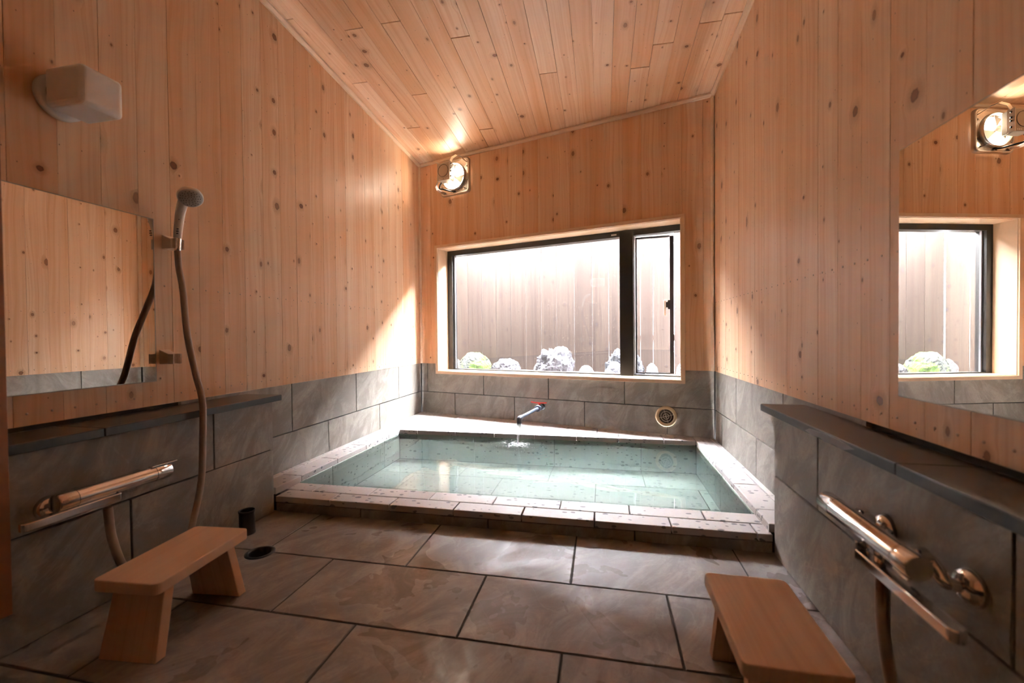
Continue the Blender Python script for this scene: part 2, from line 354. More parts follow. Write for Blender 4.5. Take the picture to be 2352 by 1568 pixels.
# ------------------------------------------------------------------ left and right walls
def side_wall(side):
    xw = XL if side == 'left' else XR; sg = -1 if side == 'left' else 1
    yend = yb(xw)
    X = (0, 1, 0) if side == 'left' else (0, -1, 0)
    wall = MB()
    vs = []
    x0, x1 = xw+sg*0.03, xw+sg*0.25
    for x in (x0, x1):
        for (y, z) in ((YF0-0.2, -0.3), (yb(x)+0.16, -0.3), (yb(x)+0.16, zc(x, yb(x))+0.1), (YF0-0.2, zc(x, YF0)+0.1)): vs.append((x, y, z))
    wall.add(vs, [(0,1,2,3), (4,7,6,5), (0,4,5,1), (1,5,6,2), (2,6,7,3), (3,7,4,0)])
    W = struct(wall.build('wall_'+side, M['backing']))
    # boards
    y = YF0; rng = random.Random(3 if side == 'left' else 5)
    pitch = 0.1775 if side == 'left' else 0.19
    edges = []; e = 1.90 if side == 'left' else 1.75
    while e > YF0: e -= pitch
    while e < yend: edges.append(e); e += pitch
    edges = [YF0]+[q for q in edges if q > YF0+0.02]+[yend]
    nails = MB()
    for a, b in zip(edges[:-1], edges[1:]):
        if b-a < 0.01: continue
        o = Vector((xw+sg*rng.uniform(0, 0.0015), a if side == 'left' else b, ZW))
        w = b-a; ta, tb = zc(xw, a)-ZW+0.01, zc(xw, b)-ZW+0.01
        if side == 'right': ta, tb = tb, ta
        mb = MB(); g = 0.0004
        mb.slab([(g, 0), (w-g, 0), (w-g, tb), (g, ta)], lambda p, d, q: Vector((p, d, q)), 0.03, 0.0010)
        mb.build('plank', M['plank'], W, mw=frame(X, (sg, 0, 0), (0, 0, 1), o))
        for zz in (0.875, 1.50):
            for f in (0.25, 0.75):
                c = Vector((xw+0.0, a+w*f, zz)); nails.lathe(c, (-sg, 0, 0), [(0.0055, 0), (0.0045, 0.0025), (0.0001, 0.003)], 6)
    no = nails.build('nail_head', M['brass'], W); no['kind'] = 'stuff'
    # tiles (set back a little under the boards)
    xt = xw+sg*0.008
    if side == 'left': up = [2.12, 3.067, 4.004, 4.946, yend]; lo = [2.60, 3.541, 4.474, yend]
    else: up = [2.10, 2.972, 3.941, yend]; lo = [2.50, 3.453, 4.38, yend]
    for rowj, (z0, z1) in ((up, (ZJ, ZW+0.01)), (lo, (ZR-0.02, ZJ))):
        for a, b in zip(rowj[:-1], rowj[1:]):
            if b < YE: continue
            w = b-a; o = Vector((xt, a if side == 'left' else b, z0))
            mb = MB(); mb.slab([(G, G), (w-G, G), (w-G, z1-z0-G), (G, z1-z0-G)], lambda p, d, q: Vector((p, d, q)), 0.022, 0.001)
            mb.build('tile', M['tile'], W, mw=frame(X, (sg, 0, 0), (0, 0, 1), o))
    return W
wl = side_wall('left'); wr = side_wall('right')

# ------------------------------------------------------------------ back wall with the window opening
H0, H1, HZ0, HZ1 = -2.250, 0.822, 0.722, 2.378
TH = 0.34
def bwbox(mb, u0, u1, d0, d1, z0, z1): return mb.box((u0, d0, z0), (u1, d1, z1), BW)
wb = MB()
ztop = 3.85
bwbox(wb, UL-0.3, H0, 0.03, TH, -0.3, ztop); bwbox(wb, H1, UR+0.3, 0.03, TH, -0.3, ztop)
bwbox(wb, H0, H1, 0.03, TH, -0.3, HZ0); bwbox(wb, H0, H1, 0.03, TH, HZ1, ztop)
WB = struct(wb.build('wall_back', M['grout']))
rng = random.Random(11)
joints = [UL, -2.371]
while joints[-1]+0.2 < UR-0.03: joints.append(joints[-1]+0.2)
joints.append(UR)
cn = MB()
for a, b in zip(joints[:-1], joints[1:]):
    ca, cb = BW(a, 0, 0), BW(b, 0, 0); ta, tb = zc(ca.x, ca.y)+0.01, zc(cb.x, cb.y)+0.01; g = 0.0005
    z0 = ZW; o = BW(a, rng.uniform(0, 0.0015), z0); w = b-a; h0, h1 = H0-a, H1-a; hz = HZ1-z0
    if b <= H0 or a >= H1: poly = [(g, 0), (w-g, 0), (w-g, tb-z0), (g, ta-z0)]
    elif a >= H0 and b <= H1: poly = [(g, hz), (w-g, hz), (w-g, tb-z0), (g, ta-z0)]
    elif a < H0: poly = [(g, 0), (h0, 0), (h0, hz), (w-g, hz), (w-g, tb-z0), (g, ta-z0)]
    else: poly = [(g, hz), (h1, hz), (h1, 0), (w-g, 0), (w-g, tb-z0), (g, ta-z0)]
    mb = MB(); mb.slab(poly, lambda p, d, q: Vector((p, d, q)), 0.03, 0.001)
    mb.build('plank', M['plank'], WB, mw=frame(EX, EY, (0, 0, 1), o))
def ux(x): return x*LB
upj = [UL, ux(-2.368), ux(-1.5), ux(-0.635), ux(0.229), UR]; loj = [UL, ux(-1.933), ux(-1.074), ux(-0.209), ux(0.653), UR]
for row, z0, z1 in ((upj, ZJ, ZW+0.01), (loj, ZR-0.02, ZJ)):
    for a, b in zip(row[:-1], row[1:]):
        w = b-a; h = z1-z0; hz = 0.715-z0; h0, h1 = H0-a, H1-a
        if z1 < 0.7: poly = [(G, G), (w-G, G), (w-G, h-G), (G, h-G)]
        elif a < H0-0.05 and b < H0+0.01: poly = [(G, G), (w-G, G), (w-G, h-G), (G, h-G)]
        elif a < H0: poly = [(G, G), (w-G, G), (w-G, hz), (h0, hz), (h0, h-G), (G, h-G)]
        elif b > H1: poly = [(G, G), (w-G, G), (w-G, h-G), (h1, h-G), (h1, hz), (G, hz)]
        else: poly = [(G, G), (w-G, G), (w-G, hz), (G, hz)]
        mb = MB(); mb.slab(poly, lambda p, d, q: Vector((p, d, q)), 0.02, 0.001)
        mb.build('tile', M['tile'], WB, mw=frame(EX, EY, (0, 0, 1), BW(a, 0.008, z0)))

# wall behind the camera
fw = MB(); fw.box((XL-0.25, YF0-0.2, -0.3), (XR+0.25, YF0-0.03, 4.0)); WFR = struct(fw.build('wall_front', M['grout']))
a = XL
while a < XR-0.01:
    b = min(a+0.19, XR); mb = MB(); w = b-a
    mb.slab([(0.0016, ZW), (w-0.0016, ZW), (w-0.0016, 3.95), (0.0016, 3.95)], lambda p, d, q: Vector((p, d, q)), 0.03, 0.0035)
    mb.build('plank', M['plank'], WFR, mw=frame((-1, 0, 0), (0, -1, 0), (0, 0, 1), (b, YF0, 0))); a = b

# ------------------------------------------------------------------ ceiling
cb = MB(); v = []
for dz in (0.03, 0.25):
    for x, y in ((XL-0.3, YF0-0.2), (XR+0.3, YF0-0.2), (XR+0.3, yb(XR+0.3)+0.36), (XL-0.3, yb(XL-0.3)+0.36)): v.append((x, y, zc(x, y)+dz))
cb.add(v, [(0,3,2,1), (4,5,6,7), (0,1,5,4), (1,2,6,5), (2,3,7,6), (3,0,4,7)])
CE = struct(cb.build('ceiling', M['wallout']))
xs = [-0.0649+0.1645*k for k in range(-20, 12)]
xs = [XL]+[q for q in xs if XL+0.02 < q < XR-0.02]+[XR]
ZD = Vector((0, 1, -0.0604)).normalized(); XD = Vector((-1, 0, 0.0131)).normalized(); YD = ZD.cross(XD)
rng = random.Random(21)
for a, b in zip(xs[:-1], xs[1:]):
    y0 = YF0; ya, ybk = yb(a), yb(b); w = (b-a); cuts = [y0]
    c = 4.0+rng.uniform(-1.4, 1.2)
    if c < min(ya, ybk)-0.3: cuts.append(c)
    cuts.append(None)
    for c0, c1 in zip(cuts[:-1], cuts[1:]):
        o = Vector((b, c0, zc(b, c0)+rng.uniform(0, 0.002))); e = 0.0007
        la = (ya if c1 is None else c1-0.0004)-c0; lb = (ybk if c1 is None else c1-0.0004)-c0
        mb = MB(); mb.slab([(e, 0), (w-e, 0), (w-e, la), (e, lb)], lambda p, d, q: Vector((p, d, q)), 0.025, 0.0018)
        mb.build('plank', M['plank'], CE, mw=frame(XD, YD, ZD, o))
# corner mouldings
def mould(name, p0, p1, wdir, hdir, w, h):
    p0, p1, wdir, hdir = map(Vector, (p0, p1, wdir, hdir)); mb = MB(); L = (p1-p0); Z = L.normalized()
    X = Vector(wdir).normalized(); Y = Z.cross(X); 
    hh = 1 if Y.dot(hdir) > 0 else -1
    prof = [(0, 0), (w, 0), (w, h*0.45*hh), (w*0.45, h*hh), (0, h*hh)]
    n = len(prof); vs = [Vector((x, y, 0)) for x, y in prof]+[Vector((x, y, L.length)) for x, y in prof]
    mb.add(vs, [tuple(range(n)), tuple(range(n, 2*n))]+[(i, (i+1) % n, (i+1) % n+n, i+n) for i in range(n)])
    return struct(mb.build(name, M['trimwood'], mw=frame(X, Y, Z, p0)))
cl, crn = BW(UL, 0, 0), BW(UR, 0, 0)
zl_, zr_ = zc(cl.x, cl.y), zc(crn.x, crn.y)
mould('trim_1', (XL, YF0, zc(XL, YF0)), (XL, cl.y, zl_), (1, 0, 0), (0, 0, -1), 0.035, 0.035)
mould('trim_2', (XR, YF0, zc(XR, YF0)), (XR, crn.y, zr_), (-1, 0, 0), (0, 0, -1), 0.035, 0.035)
mould('trim_3', (cl.x, cl.y, zl_), (crn.x, crn.y, zr_), -EY, (0, 0, -1), 0.035, 0.035)
mould('trim_4', (cl.x, cl.y, ZW), (cl.x, cl.y, zl_), EX, -EY, 0.026, 0.026)
mould('trim_5', (crn.x, crn.y, ZW), (crn.x, crn.y, zr_), -EX, -EY, 0.030, 0.030)

# ------------------------------------------------------------------ floor
fb = MB(); DC, DR = (-1.876, 2.055), 0.058
for (x0, x1, y0, y1) in ((XL-0.2, DC[0]-0.08, YF0-0.2, 2.60), (DC[0]+0.08, XR+0.2, YF0-0.2, 2.60), (DC[0]-0.08, DC[0]+0.08, YF0-0.2, DC[1]-0.08), (DC[0]-0.08, DC[0]+0.08, DC[1]+0.08, 2.60)):
    fb.box((x0, y0, -0.25), (x1, y1, -0.004))
FL = struct(fb.build('floor', M['grout']))
def floor_tile(x0, x1, y0, y1):
    g = 0.0042; poly = [(x0+g, y0+g), (x1-g, y0+g), (x1-g, y1-g), (x0+g, y1-g)]
    cx, cyy = DC; r = DR+0.012
    if x0 < cx < x1 and y1-0.1 < cyy < y1:           # hole bites into the top edge
        t = y1-g; dx = math.sqrt(r*r-(t-cyy)**2); a0 = math.atan2(t-cyy, dx)
        arc = [(cx+r*math.cos(a), cyy+r*math.sin(a)) for a in [a0-(PI+2*a0)*k/14 for k in range(15)]]
        poly = [(x0+g, y0+g), (x1-g, y0+g), (x1-g, t)]+arc+[(x0+g, t)]
    elif y0-0.05 < cyy < y0+0.05 and (abs(x1-cx) < 0.05 or abs(x0-cx) < 0.05):
        b = y0+g; dx = math.sqrt(max(0, r*r-(b-cyy)**2))
        if abs(x1-cx) < 0.05:
            e = x1-g; ye = cyy+math.sqrt(r*r-(e-cx)**2); a0 = math.atan2(b-cyy, -dx); a1 = math.atan2(ye-cyy, e-cx)
            arc = [(cx+r*math.cos(a), cyy+r*math.sin(a)) for a in [a0+(a1-a0)*k/8 for k in range(9)]]
            poly = [(x0+g, b)]+arc+[(e, y1-g), (x0+g, y1-g)]
        else:
            e = x0+g; ye = cyy+math.sqrt(r*r-(e-cx)**2); a0 = math.atan2(ye-cyy, e-cx); a1 = math.atan2(b-cyy, dx)
            arc = [(cx+r*math.cos(a), cyy+r*math.sin(a)) for a in [a0+(a1-a0)*k/8 for k in range(9)]]
            poly = arc+[(x1-g, b), (x1-g, y1-g), (e, y1-g)]
    ox, oy = x0, y0; mb = MB()
    mb.slab([(p-ox, q-oy) for p, q in poly], lambda p, d, q: Vector((p, q, -d)), 0.03, 0.0025)
    mb.build('tile', M['floor'], FL, mw=Matrix.Translation((ox, oy, random.uniform(-0.0006, 0.0006))))
rows = [(2.0755, 2.60, -0.158), (1.618, 2.0755, 0.281), (1.161, 1.618, -0.158), (0.704, 1.161, 0.281), (0.247, 0.704, -0.158), (-0.21, 0.247, 0.281), (YF0, -0.21, -0.158)]
for i, (y0, y1, xj) in enumerate(rows):
    js = sorted(xj+0.8565*k for k in range(-4, 3))
    if i == 0: y1 = 2.60
    js = [XLL-0.05]+[j for j in js if XLL < j < XRL]+[XRL+0.05]
    for a, b in zip(js[:-1], js[1:]): floor_tile(a, b, y0, y1)

# ------------------------------------------------------------------ low tiled walls
def low_wall(side):
    sg = -1 if side == 'left' else 1; xf = XLL if side == 'left' else XRL; xb = XL if side == 'left' else XR
    zt = 0.762
    mb = MB(); mb.box((min(xf+sg*0.012, xb-sg*0.03), YF0, -0.02), (max(xf+sg*0.012, xb+sg*0.03), YE-0.012, zt))
    W = struct(mb.build('wall_low_'+side, M['grout'])); X = (0, 1, 0) if side == 'left' else (0, -1, 0)
    if side == 'left': up = [2.097-0.905*k for k in (3, 2, 1, 0)]+[YE]; lo = [1.641-0.905*k for k in (3, 2, 1, 0)]+[YE]
    else: up = [2.078-0.905*k for k in (3, 2, 1, 0)]+[YE]; lo = [1.60-0.905*k for k in (3, 2, 1, 0)]+[YE]
    for row, z0, z1 in ((up, ZJ, zt), (lo, 0.0, ZJ)):
        for a, b in zip(row[:-1], row[1:]):
            if b < YF0: continue
            a = max(a, YF0); w = b-a; g1 = G if b < YE-0.01 else 0.0
            p0, p1 = (G, w-g1) if side == 'left' else (g1, w-G)
            t = MB(); t.slab([(p0, G), (p1, G), (p1, z1-z0-G), (p0, z1-z0-G)], lambda p, d, q: Vector((p, d, q)), 0.012, 0.002)
            t.build('tile', M['tile'], W, mw=frame(X, (sg, 0, 0), (0, 0, 1), (xf, a if side == 'left' else b, z0)))
    for z0, z1 in ((0, ZJ), (ZJ, zt)):      # end face
        x0, x1 = sorted((xf+sg*0.001, xb)); t = MB()
        t.slab([(0, G), (x1-x0, G), (x1-x0, z1-z0-G), (0, z1-z0-G)], lambda p, d, q: Vector((p, d, q)), 0.012, 0.002)
        t.build('tile', M['tile'], W, mw=frame((-1, 0, 0), (0, -1, 0), (0, 0, 1), (x1, YE, z0)))
    # stone ledge in two slabs
    xe = -2.170 if side == 'left' else 0.862; ye = 2.594 if side == 'left' else 2.648
    lab = ('dark stone ledge along the left low wall under the mirror and shower hose' if side == 'left' else 'dark stone ledge along the right low wall with a chipped front edge')
    E_ = empty('stone_ledge', ((xe+xb)/2, 1.2, zt), lab, 'ledge')
    js = [YF0, 0.62, 1.508, ye]
    x0, x1 = sorted((xe, xb-sg*0.004))
    for a, b in zip(js[:-1], js[1:]):
        t = MB(); t.box((x0, a+0.002, zt+0.003), (x1, b-0.002, 0.803)); o = t.build('slab', M['granite'], E_, bevel=0.0025)
        fx0, fx1 = sorted((xe-sg*0.0012, xe+sg*0.001)); t = MB(); t.box((fx0, a+0.004, zt+0.005), (fx1, b-0.004, 0.800)); t.build('edge_band', M['granite_edge'], o_parent(o, E_))
    if side == 'right':
        pts = [(2.10, 0.774), (2.04, 0.766), (1.97, 0.772), (1.93, 0.764), (1.86, 0.770), (1.80, 0.766), (1.72, 0.789), (1.80, 0.796), (1.90, 0.799), (2.00, 0.793), (2.06, 0.790)]
        t = MB(); n = len(pts); t.add([(xe-0.0022, p, q) for p, q in pts]+[(xe, p, q) for p, q in pts], [tuple(range(n))]+[(i, (i+1) % n, (i+1) % n+n, i+n) for i in range(n)])
        t.build('chipped_patch', simple('broken_stone', (0.22, 0.22, 0.23), 0.7), E_)
    return W
def o_parent(o, e): return e
low_wall('left'); low_wall('right')

# ------------------------------------------------------------------ bath pool
PX0, PX1, PY0, PY1, PF = -2.235, 0.886, 2.852, 4.475, -0.172
pool = empty('bathing_pool', (-0.67, 3.66, PF), 'large sunken stone bathing pool with pale speckled rim below the window', 'bath')
def stone(name, poly, z0, z1, m, g=0.0035, ch=0.003, z=None):
    ox = min(p[0] for p in poly); oy = min(p[1] for p in poly)
    n = len(poly); P = [Vector(q) for q in poly]; ins = []
    for i in range(n):
        e0 = (P[i]-P[i-1]).normalized(); e1 = (P[(i+1) % n]-P[i]).normalized(); n0 = Vector((-e0.y, e0.x)); n1 = Vector((-e1.y, e1.x))
        ins.append(P[i]+(n0+n1)/max(0.25, 1+n0.dot(n1))*g)
    mb = MB(); mb.slab([(q.x-ox, q.y-oy) for q in ins], lambda p, d, q: Vector((p, q, z1-d)), z1-z0, ch)
    return mb.build(name, m, pool, mw=Matrix.Translation((ox, oy, 0)))
def rect(x0, x1, y0, y1): return [(x0, y0), (x1, y0), (x1, y1), (x0, y1)]
# front kerb, two rows
j1 = [XLL-0.006, -1.799, -1.367, -0.929, -0.491, -0.054, 0.378, 0.823, XRL+0.002]
for a, b in zip(j1[:-1], j1[1:]): stone('rim_stone', rect(a, b, YC, 2.708), 0.064, ZF, M['tuff'])
j2 = [-2.40, -2.031, -1.596, -1.152, -0.708, -0.273, 0.157, 0.589, XRL+0.002]
for a, b in zip(j2[:-1], j2[1:]): stone('rim_stone', rect(a, b, 2.708, PY0), 0.064, ZF, M['tuff'])
rj = [XLL-0.006, -1.574, -0.703, 0.175, XRL+0.002]
for a, b in zip(rj[:-1], rj[1:]):
    mb = MB(); w = b-a; mb.slab([(G, 0.0), (w-G, 0.0), (w-G, 0.058), (G, 0.058)], lambda p, d, q: Vector((p, d, q)), 0.012, 0.002)
    mb.build('riser_tile', M['tile'], pool, mw=frame((1, 0, 0), (0, 1, 0), (0, 0, 1), (a, YC+0.004, 0.0)))
core = MB()
core.box((XL+0.001, YC+0.014, -0.25), (XR-0.001, PY0-0.03, 0.062))
core.box((XL+0.001, PY0-0.03, -0.25), (PX0-0.03, 4.60, 0.105)); core.box((PX1+0.03, PY0-0.03, -0.25), (XR-0.001, 4.60, 0.105))
core.box((PX0-0.03, PY1+0.03, -0.25), (PX1+0.03, 4.615, 0.105)); core.box((PX0-0.04, PY0-0.04, -0.3), (PX1+0.04, PY1+0.04, PF-0.02))
core.add([BW(UL+0.01, -0.005, z) for z in (-0.25, 0.105)]+[BW(UR-0.01, -0.005, z) for z in (-0.25, 0.105)]+[(XR-0.001, 4.59, z) for z in (-0.25, 0.105)]+[(XL+0.001, 4.59, z) for z in (-0.25, 0.105)], [(0,1,3,2), (2,3,5,4), (4,5,7,6), (6,7,1,0), (1,7,5,3), (0,2,4,6)])
core.build('pool_core', M['grout'], pool)
wallf = lambda p: (yb(p[0])-0.002)-p[1]
# side rims (slightly higher than the front kerb)
for xa, xb_, js, oxa, oxb, oj in ((-2.405, PX0, [2.70, 2.868, 3.325, 3.785, 4.238, 4.652], XL+0.002, -2.405, [YE+0.01, 3.119, 4.29, 5.7]), (PX1, 1.043, [2.81, 3.257, 3.748, 4.229, 4.652], 1.043, XR-0.002, [YE+0.01, 3.060, 4.008, 4.9])):
    js = [2.60]+js if xa > 0 else [2.60]+[q for q in js if q != 2.70]
    for a, b in zip(js[:-1], js[1:]):
        p = clipy(rect(xa, xb_, a, b), wallf)
        if len(p) > 2: stone('rim_stone', p, 0.108 if a > 2.7 else 0.1035, ZR, M['tuff'])
    for a, b in zip(oj[:-1], oj[1:]):
        p = clipy(clipy(rect(oxa, oxb, a, min(b, 4.652 if 1 else b)), wallf), lambda q: 1)
        if b > a and len(p) > 2: stone('rim_stone', p, 0.108 if a > 2.7 else 0.064, ZR+0.0005, M['tuff'], g=0.0025)
# back rim and wedge shaped shelf
bj = [PX0, -2.021, -1.580, -1.142, -0.705, -0.27, 0.154, 0.588, PX1]
for a, b in zip(bj[:-1], bj[1:]): stone('rim_stone', clipy(rect(a, b, PY1, 4.652), wallf), 0.108, ZR, M['tuff'])
sj = [XL+0.003, -1.827, -0.95, -0.067, 0.639, XR-0.003]
for a, b in zip(sj[:-1], sj[1:]):
    p = clipy(rect(a, b, 4.652, 5.8), wallf)
    if len(p) > 2: stone('rim_stone', p, 0.108, ZR, M['tuff'])
# pool sides and floor
def side_slab(a, b, axis, fixed, sgn, z0, z1):
    mb = MB(); w = b-a; mb.slab([(0.003, 0.002), (w-0.003, 0.002), (w-0.003, z1-z0), (0.003, z1-z0)], lambda p, d, q: Vector((p, d, q)), 0.025, 0.002)
    if axis == 'x': fr = frame((1, 0, 0), (0, 1, 0), (0, 0, 1), (a, fixed, z0)) if sgn > 0 else frame((-1, 0, 0), (0, -1, 0), (0, 0, 1), (b, fixed, z0))
    else: fr = frame((0, 1, 0), (-1, 0, 0), (0, 0, 1), (fixed, a, z0)) if sgn < 0 else frame((0, -1, 0), (1, 0, 0), (0, 0, 1), (fixed, b, z0))
    mb.build('side_slab', M['tuffwet'], pool, mw=fr)
for a, b in zip([PX0, -1.366, -0.499, 0.371], [-1.366, -0.499, 0.371, PX1]): side_slab(a, b, 'x', PY1+0.001, 1, PF, 0.108)
for a, b in zip([PX0, -1.5, -0.6, 0.3], [-1.5, -0.6, 0.3, PX1]): side_slab(a, b, 'x', PY0-0.001, -1, PF, 0.062)
for a, b in zip([PY0, 3.25, 4.13], [3.25, 4.13, PY1]): side_slab(a, b, 'y', PX0-0.001, -1, PF, 0.108)
for a, b in zip([PY0, 3.60, 4.30], [3.60, 4.30, PY1]): side_slab(a, b, 'y', PX1+0.001, 1, PF, 0.108)
frow = [(PY0, 3.16, [-1.83, -0.95, -0.07, 0.81]), (3.16, 3.58, [-1.39, -0.51, 0.37]), (3.58, 4.02, [-1.83, -0.95, -0.07, 0.81]), (4.02, PY1, [-1.39, -0.51, 0.37])]
for y0, y1, js in frow:
    js = [PX0]+js+[PX1]
    for a, b in zip(js[:-1], js[1:]): stone('floor_slab', rect(a, b, y0, y1), PF-0.02, PF, M['tuffwet'], g=0.003, ch=0.002)
# water surface: a real rippled sheet
ZWAT = 0.0985; SPX, SPY = -0.836, 4.235
nx, ny = 150, 80; vs = []; fs = []
for j in range(ny+1):
    for i in range(nx+1):
        x = PX0+0.002+(PX1-PX0-0.004)*i/nx; y = PY0+0.001+(PY1-PY0-0.002)*j/ny; r = math.hypot(x-SPX, y-SPY)
        h = 0.0011*math.sin(r*62)*math.exp(-r*2.6)+0.0009*noise.noise(Vector((x*2.2, y*3.1, 0.3)))
        if r < 0.12: h += 0.005*noise.noise(Vector((x*40, y*40, 1)))*(1-r/0.12)
        vs.append((x, y, ZWAT+h))
for j in range(ny):
    for i in range(nx): k = j*(nx+1)+i; fs.append((k, k+1, k+nx+2, k+nx+1))
wm = MB().add(vs, fs, True)
def wi(i, j): return Vector(vs[j*(nx+1)+i])
ringp = [wi(i, 0) for i in range(nx+1)]+[wi(nx, j) for j in range(1, ny+1)]+[wi(i, ny) for i in range(nx-1, -1, -1)]+[wi(0, j) for j in range(ny-1, 0, -1)]
nr_ = len(ringp); low = [Vector((p.x, p.y, PF+0.001)) for p in ringp]
wm.add(ringp+low, [(k, (k+1) % nr_, (k+1) % nr_+nr_, k+nr_) for k in range(nr_)]+[tuple(range(nr_, 2*nr_))])
wat = wm.build('bath_water', M['water']); tag(wat, 'clear greenish hot water filling the stone pool to its rim', 'water', kind='stuff')

# ------------------------------------------------------------------ window
win = empty('window_1', tuple(BW(-0.72, 0.1, 0.70))); win['kind'] = 'structure'
def wpart(name, m, boxes, bevel=0, par=win):
    mb = MB()
    for q in boxes: mb.box((q[0], q[2], q[4]), (q[1], q[3], q[5]), lambda u, d, z: Vector((u, d, z)))
    c = Vector(((boxes[0][0]+boxes[0][1])/2, (boxes[0][2]+boxes[0][3])/2, (boxes[0][4]+boxes[0][5])/2))
    mb.v = [q-c for q in mb.v]
    return mb.build(name, m, par, mw=frame(EX, EY, (0, 0, 1), BW(c.x, c.y, c.z)), bevel=bevel)
CU0, CU1, CZ0, CZ1 = -2.287, 0.860, 0.686, 2.411
IU0, IU1, IZ0, IZ1 = -2.240, 0.815, 0.730, 2.366
DW = 0.20      # setback of the aluminium frame
wpart('casing', M['trimwoodx'], [(CU0, CU1, -0.036, 0.004, IZ1+0.006, CZ1)], 0.002)
wpart('casing', M['trimwoodx'], [(CU0, CU1, -0.036, 0.004, CZ0, IZ0-0.006)], 0.002)
wpart('casing', M['trimwood'], [(CU0, IU0-0.006, -0.036, 0.004, IZ0-0.006, IZ1+0.006)], 0.002)
wpart('casing', M['trimwood'], [(IU1+0.006, CU1, -0.036, 0.004, IZ0-0.006, IZ1+0.006)], 0.002)
wpart('reveal_board', M['trimwoodx'], [(IU0-0.03, IU1+0.03, -0.018, TH-0.02, IZ1, IZ1+0.02)])
wpart('sill_board', M['trimwoodx'], [(IU0-0.03, IU1+0.03, -0.018, TH-0.02, IZ0-0.02, IZ0)])
wpart('reveal_board', M['trimwood'], [(IU0-0.02, IU0, -0.018, TH-0.02, IZ0, IZ1)])
wpart('reveal_board', M['trimwood'], [(IU1, IU1+0.02, -0.018, TH-0.02, IZ0, IZ1)])
# dark aluminium frame, mullion, fixed pane, opened casement
MU0, MU1 = 0.152, 0.302
wpart('window_frame', M['bronze'], [(IU0, IU0+0.075, DW, DW+0.11, IZ0, IZ1), (IU0+0.075, IU1, DW, DW+0.11, IZ1-0.065, IZ1), (IU0+0.075, IU1, DW, DW+0.11, IZ0, IZ0+0.012), (IU1-0.012, IU1, DW, DW+0.11, IZ0+0.012, IZ1-0.065)])
wpart('mullion', M['bronze'], [(MU0, MU1, DW-0.03, DW+0.11, IZ0+0.001, IZ1-0.012)], 0.003)
wpart('glazing_bead', M['alum'], [(IU0+0.075, IU0+0.095, DW+0.035, DW+0.055, IZ0+0.012, IZ1-0.065), (MU1, MU1+0.006, DW+0.01, DW+0.06, IZ0+0.02, IZ1-0.06)])
wpart('maker_plate', M['alum'], [(MU0-0.10, MU0-0.04, DW-0.003, DW, IZ1-0.045, IZ1-0.028)])
fp = wpart('glass_pane', M['glass'], [(IU0+0.05, MU0, DW+0.05, DW+0.056, IZ0+0.01, IZ1-0.05)])
# condensation drops on the fixed pane
mb = MB(); rng = random.Random(9)
for k in range(520):
    cu = rng.gauss(-0.45, 0.42) if k % 4 else rng.uniform(-1.3, 0.2); cz = rng.gauss(1.25, 0.28) if k % 3 else rng.uniform(0.78, 1.9)
    if not (-1.5 < cu < 0.19 and 0.76 < cz < 2.2): continue
    r = rng.uniform(0.002, 0.0045); c = BW(cu, DW+0.049, cz); q = [c+EX*r, c+Vector((0, 0, r)), c-EX*r, c-Vector((0, 0, r*1.2)), c-EY*r*0.6]
    mb.add(q, [(0, 1, 4), (1, 2, 4), (2, 3, 4), (3, 0, 4)], True)
dr = mb.build('water_drop', M['stream'], win); dr['kind'] = 'stuff'
# casement: hinged at the mullion and swung out a little
sw = math.radians(9); c0 = BW(MU1+0.004, DW+0.09, 0)
SX = (EX*math.cos(sw)+EY*math.sin(sw)); SY = (EY*math.cos(sw)-EX*math.sin(sw))
def spart(name, m, boxes, par=win, bevel=0):
    mb = MB()
    for q in boxes: mb.box((q[0], q[2], q[4]), (q[1], q[3], q[5]), lambda u, d, z: Vector((u, d, z)))
    return mb.build(name, m, par, mw=frame(SX, SY, (0, 0, 1), (c0.x, c0.y, 0)), bevel=bevel)
SW_ = 0.407; Z0, Z1 = IZ0+0.02, IZ1-0.075
spart('sash_frame', M['bronze'], [(0, 0.012, 0, 0.045, Z0, Z1), (SW_-0.042, SW_, -0.02, 0.045, Z0+0.005, Z1-0.012), (0.012, SW_-0.042, 0, 0.045, Z1-0.015, Z1), (0.012, SW_-0.042, 0, 0.045, Z0, Z0+0.01)])
spart('glass_pane', M['glass'], [(0.012, SW_-0.042, 0.02, 0.026, Z0+0.01, Z1-0.015)])
spart('sash_catch', M['bronze'], [(SW_-0.065, SW_-0.042, -0.03, 0.0, 1.47, 1.57), (SW_-0.085, SW_-0.065, -0.022, -0.008, 1.49, 1.55)])
spart('window_handle', M['headwhite'], [(SW_-0.108, SW_-0.085, -0.045, -0.02, 1.40, 1.57)], bevel=0.004)

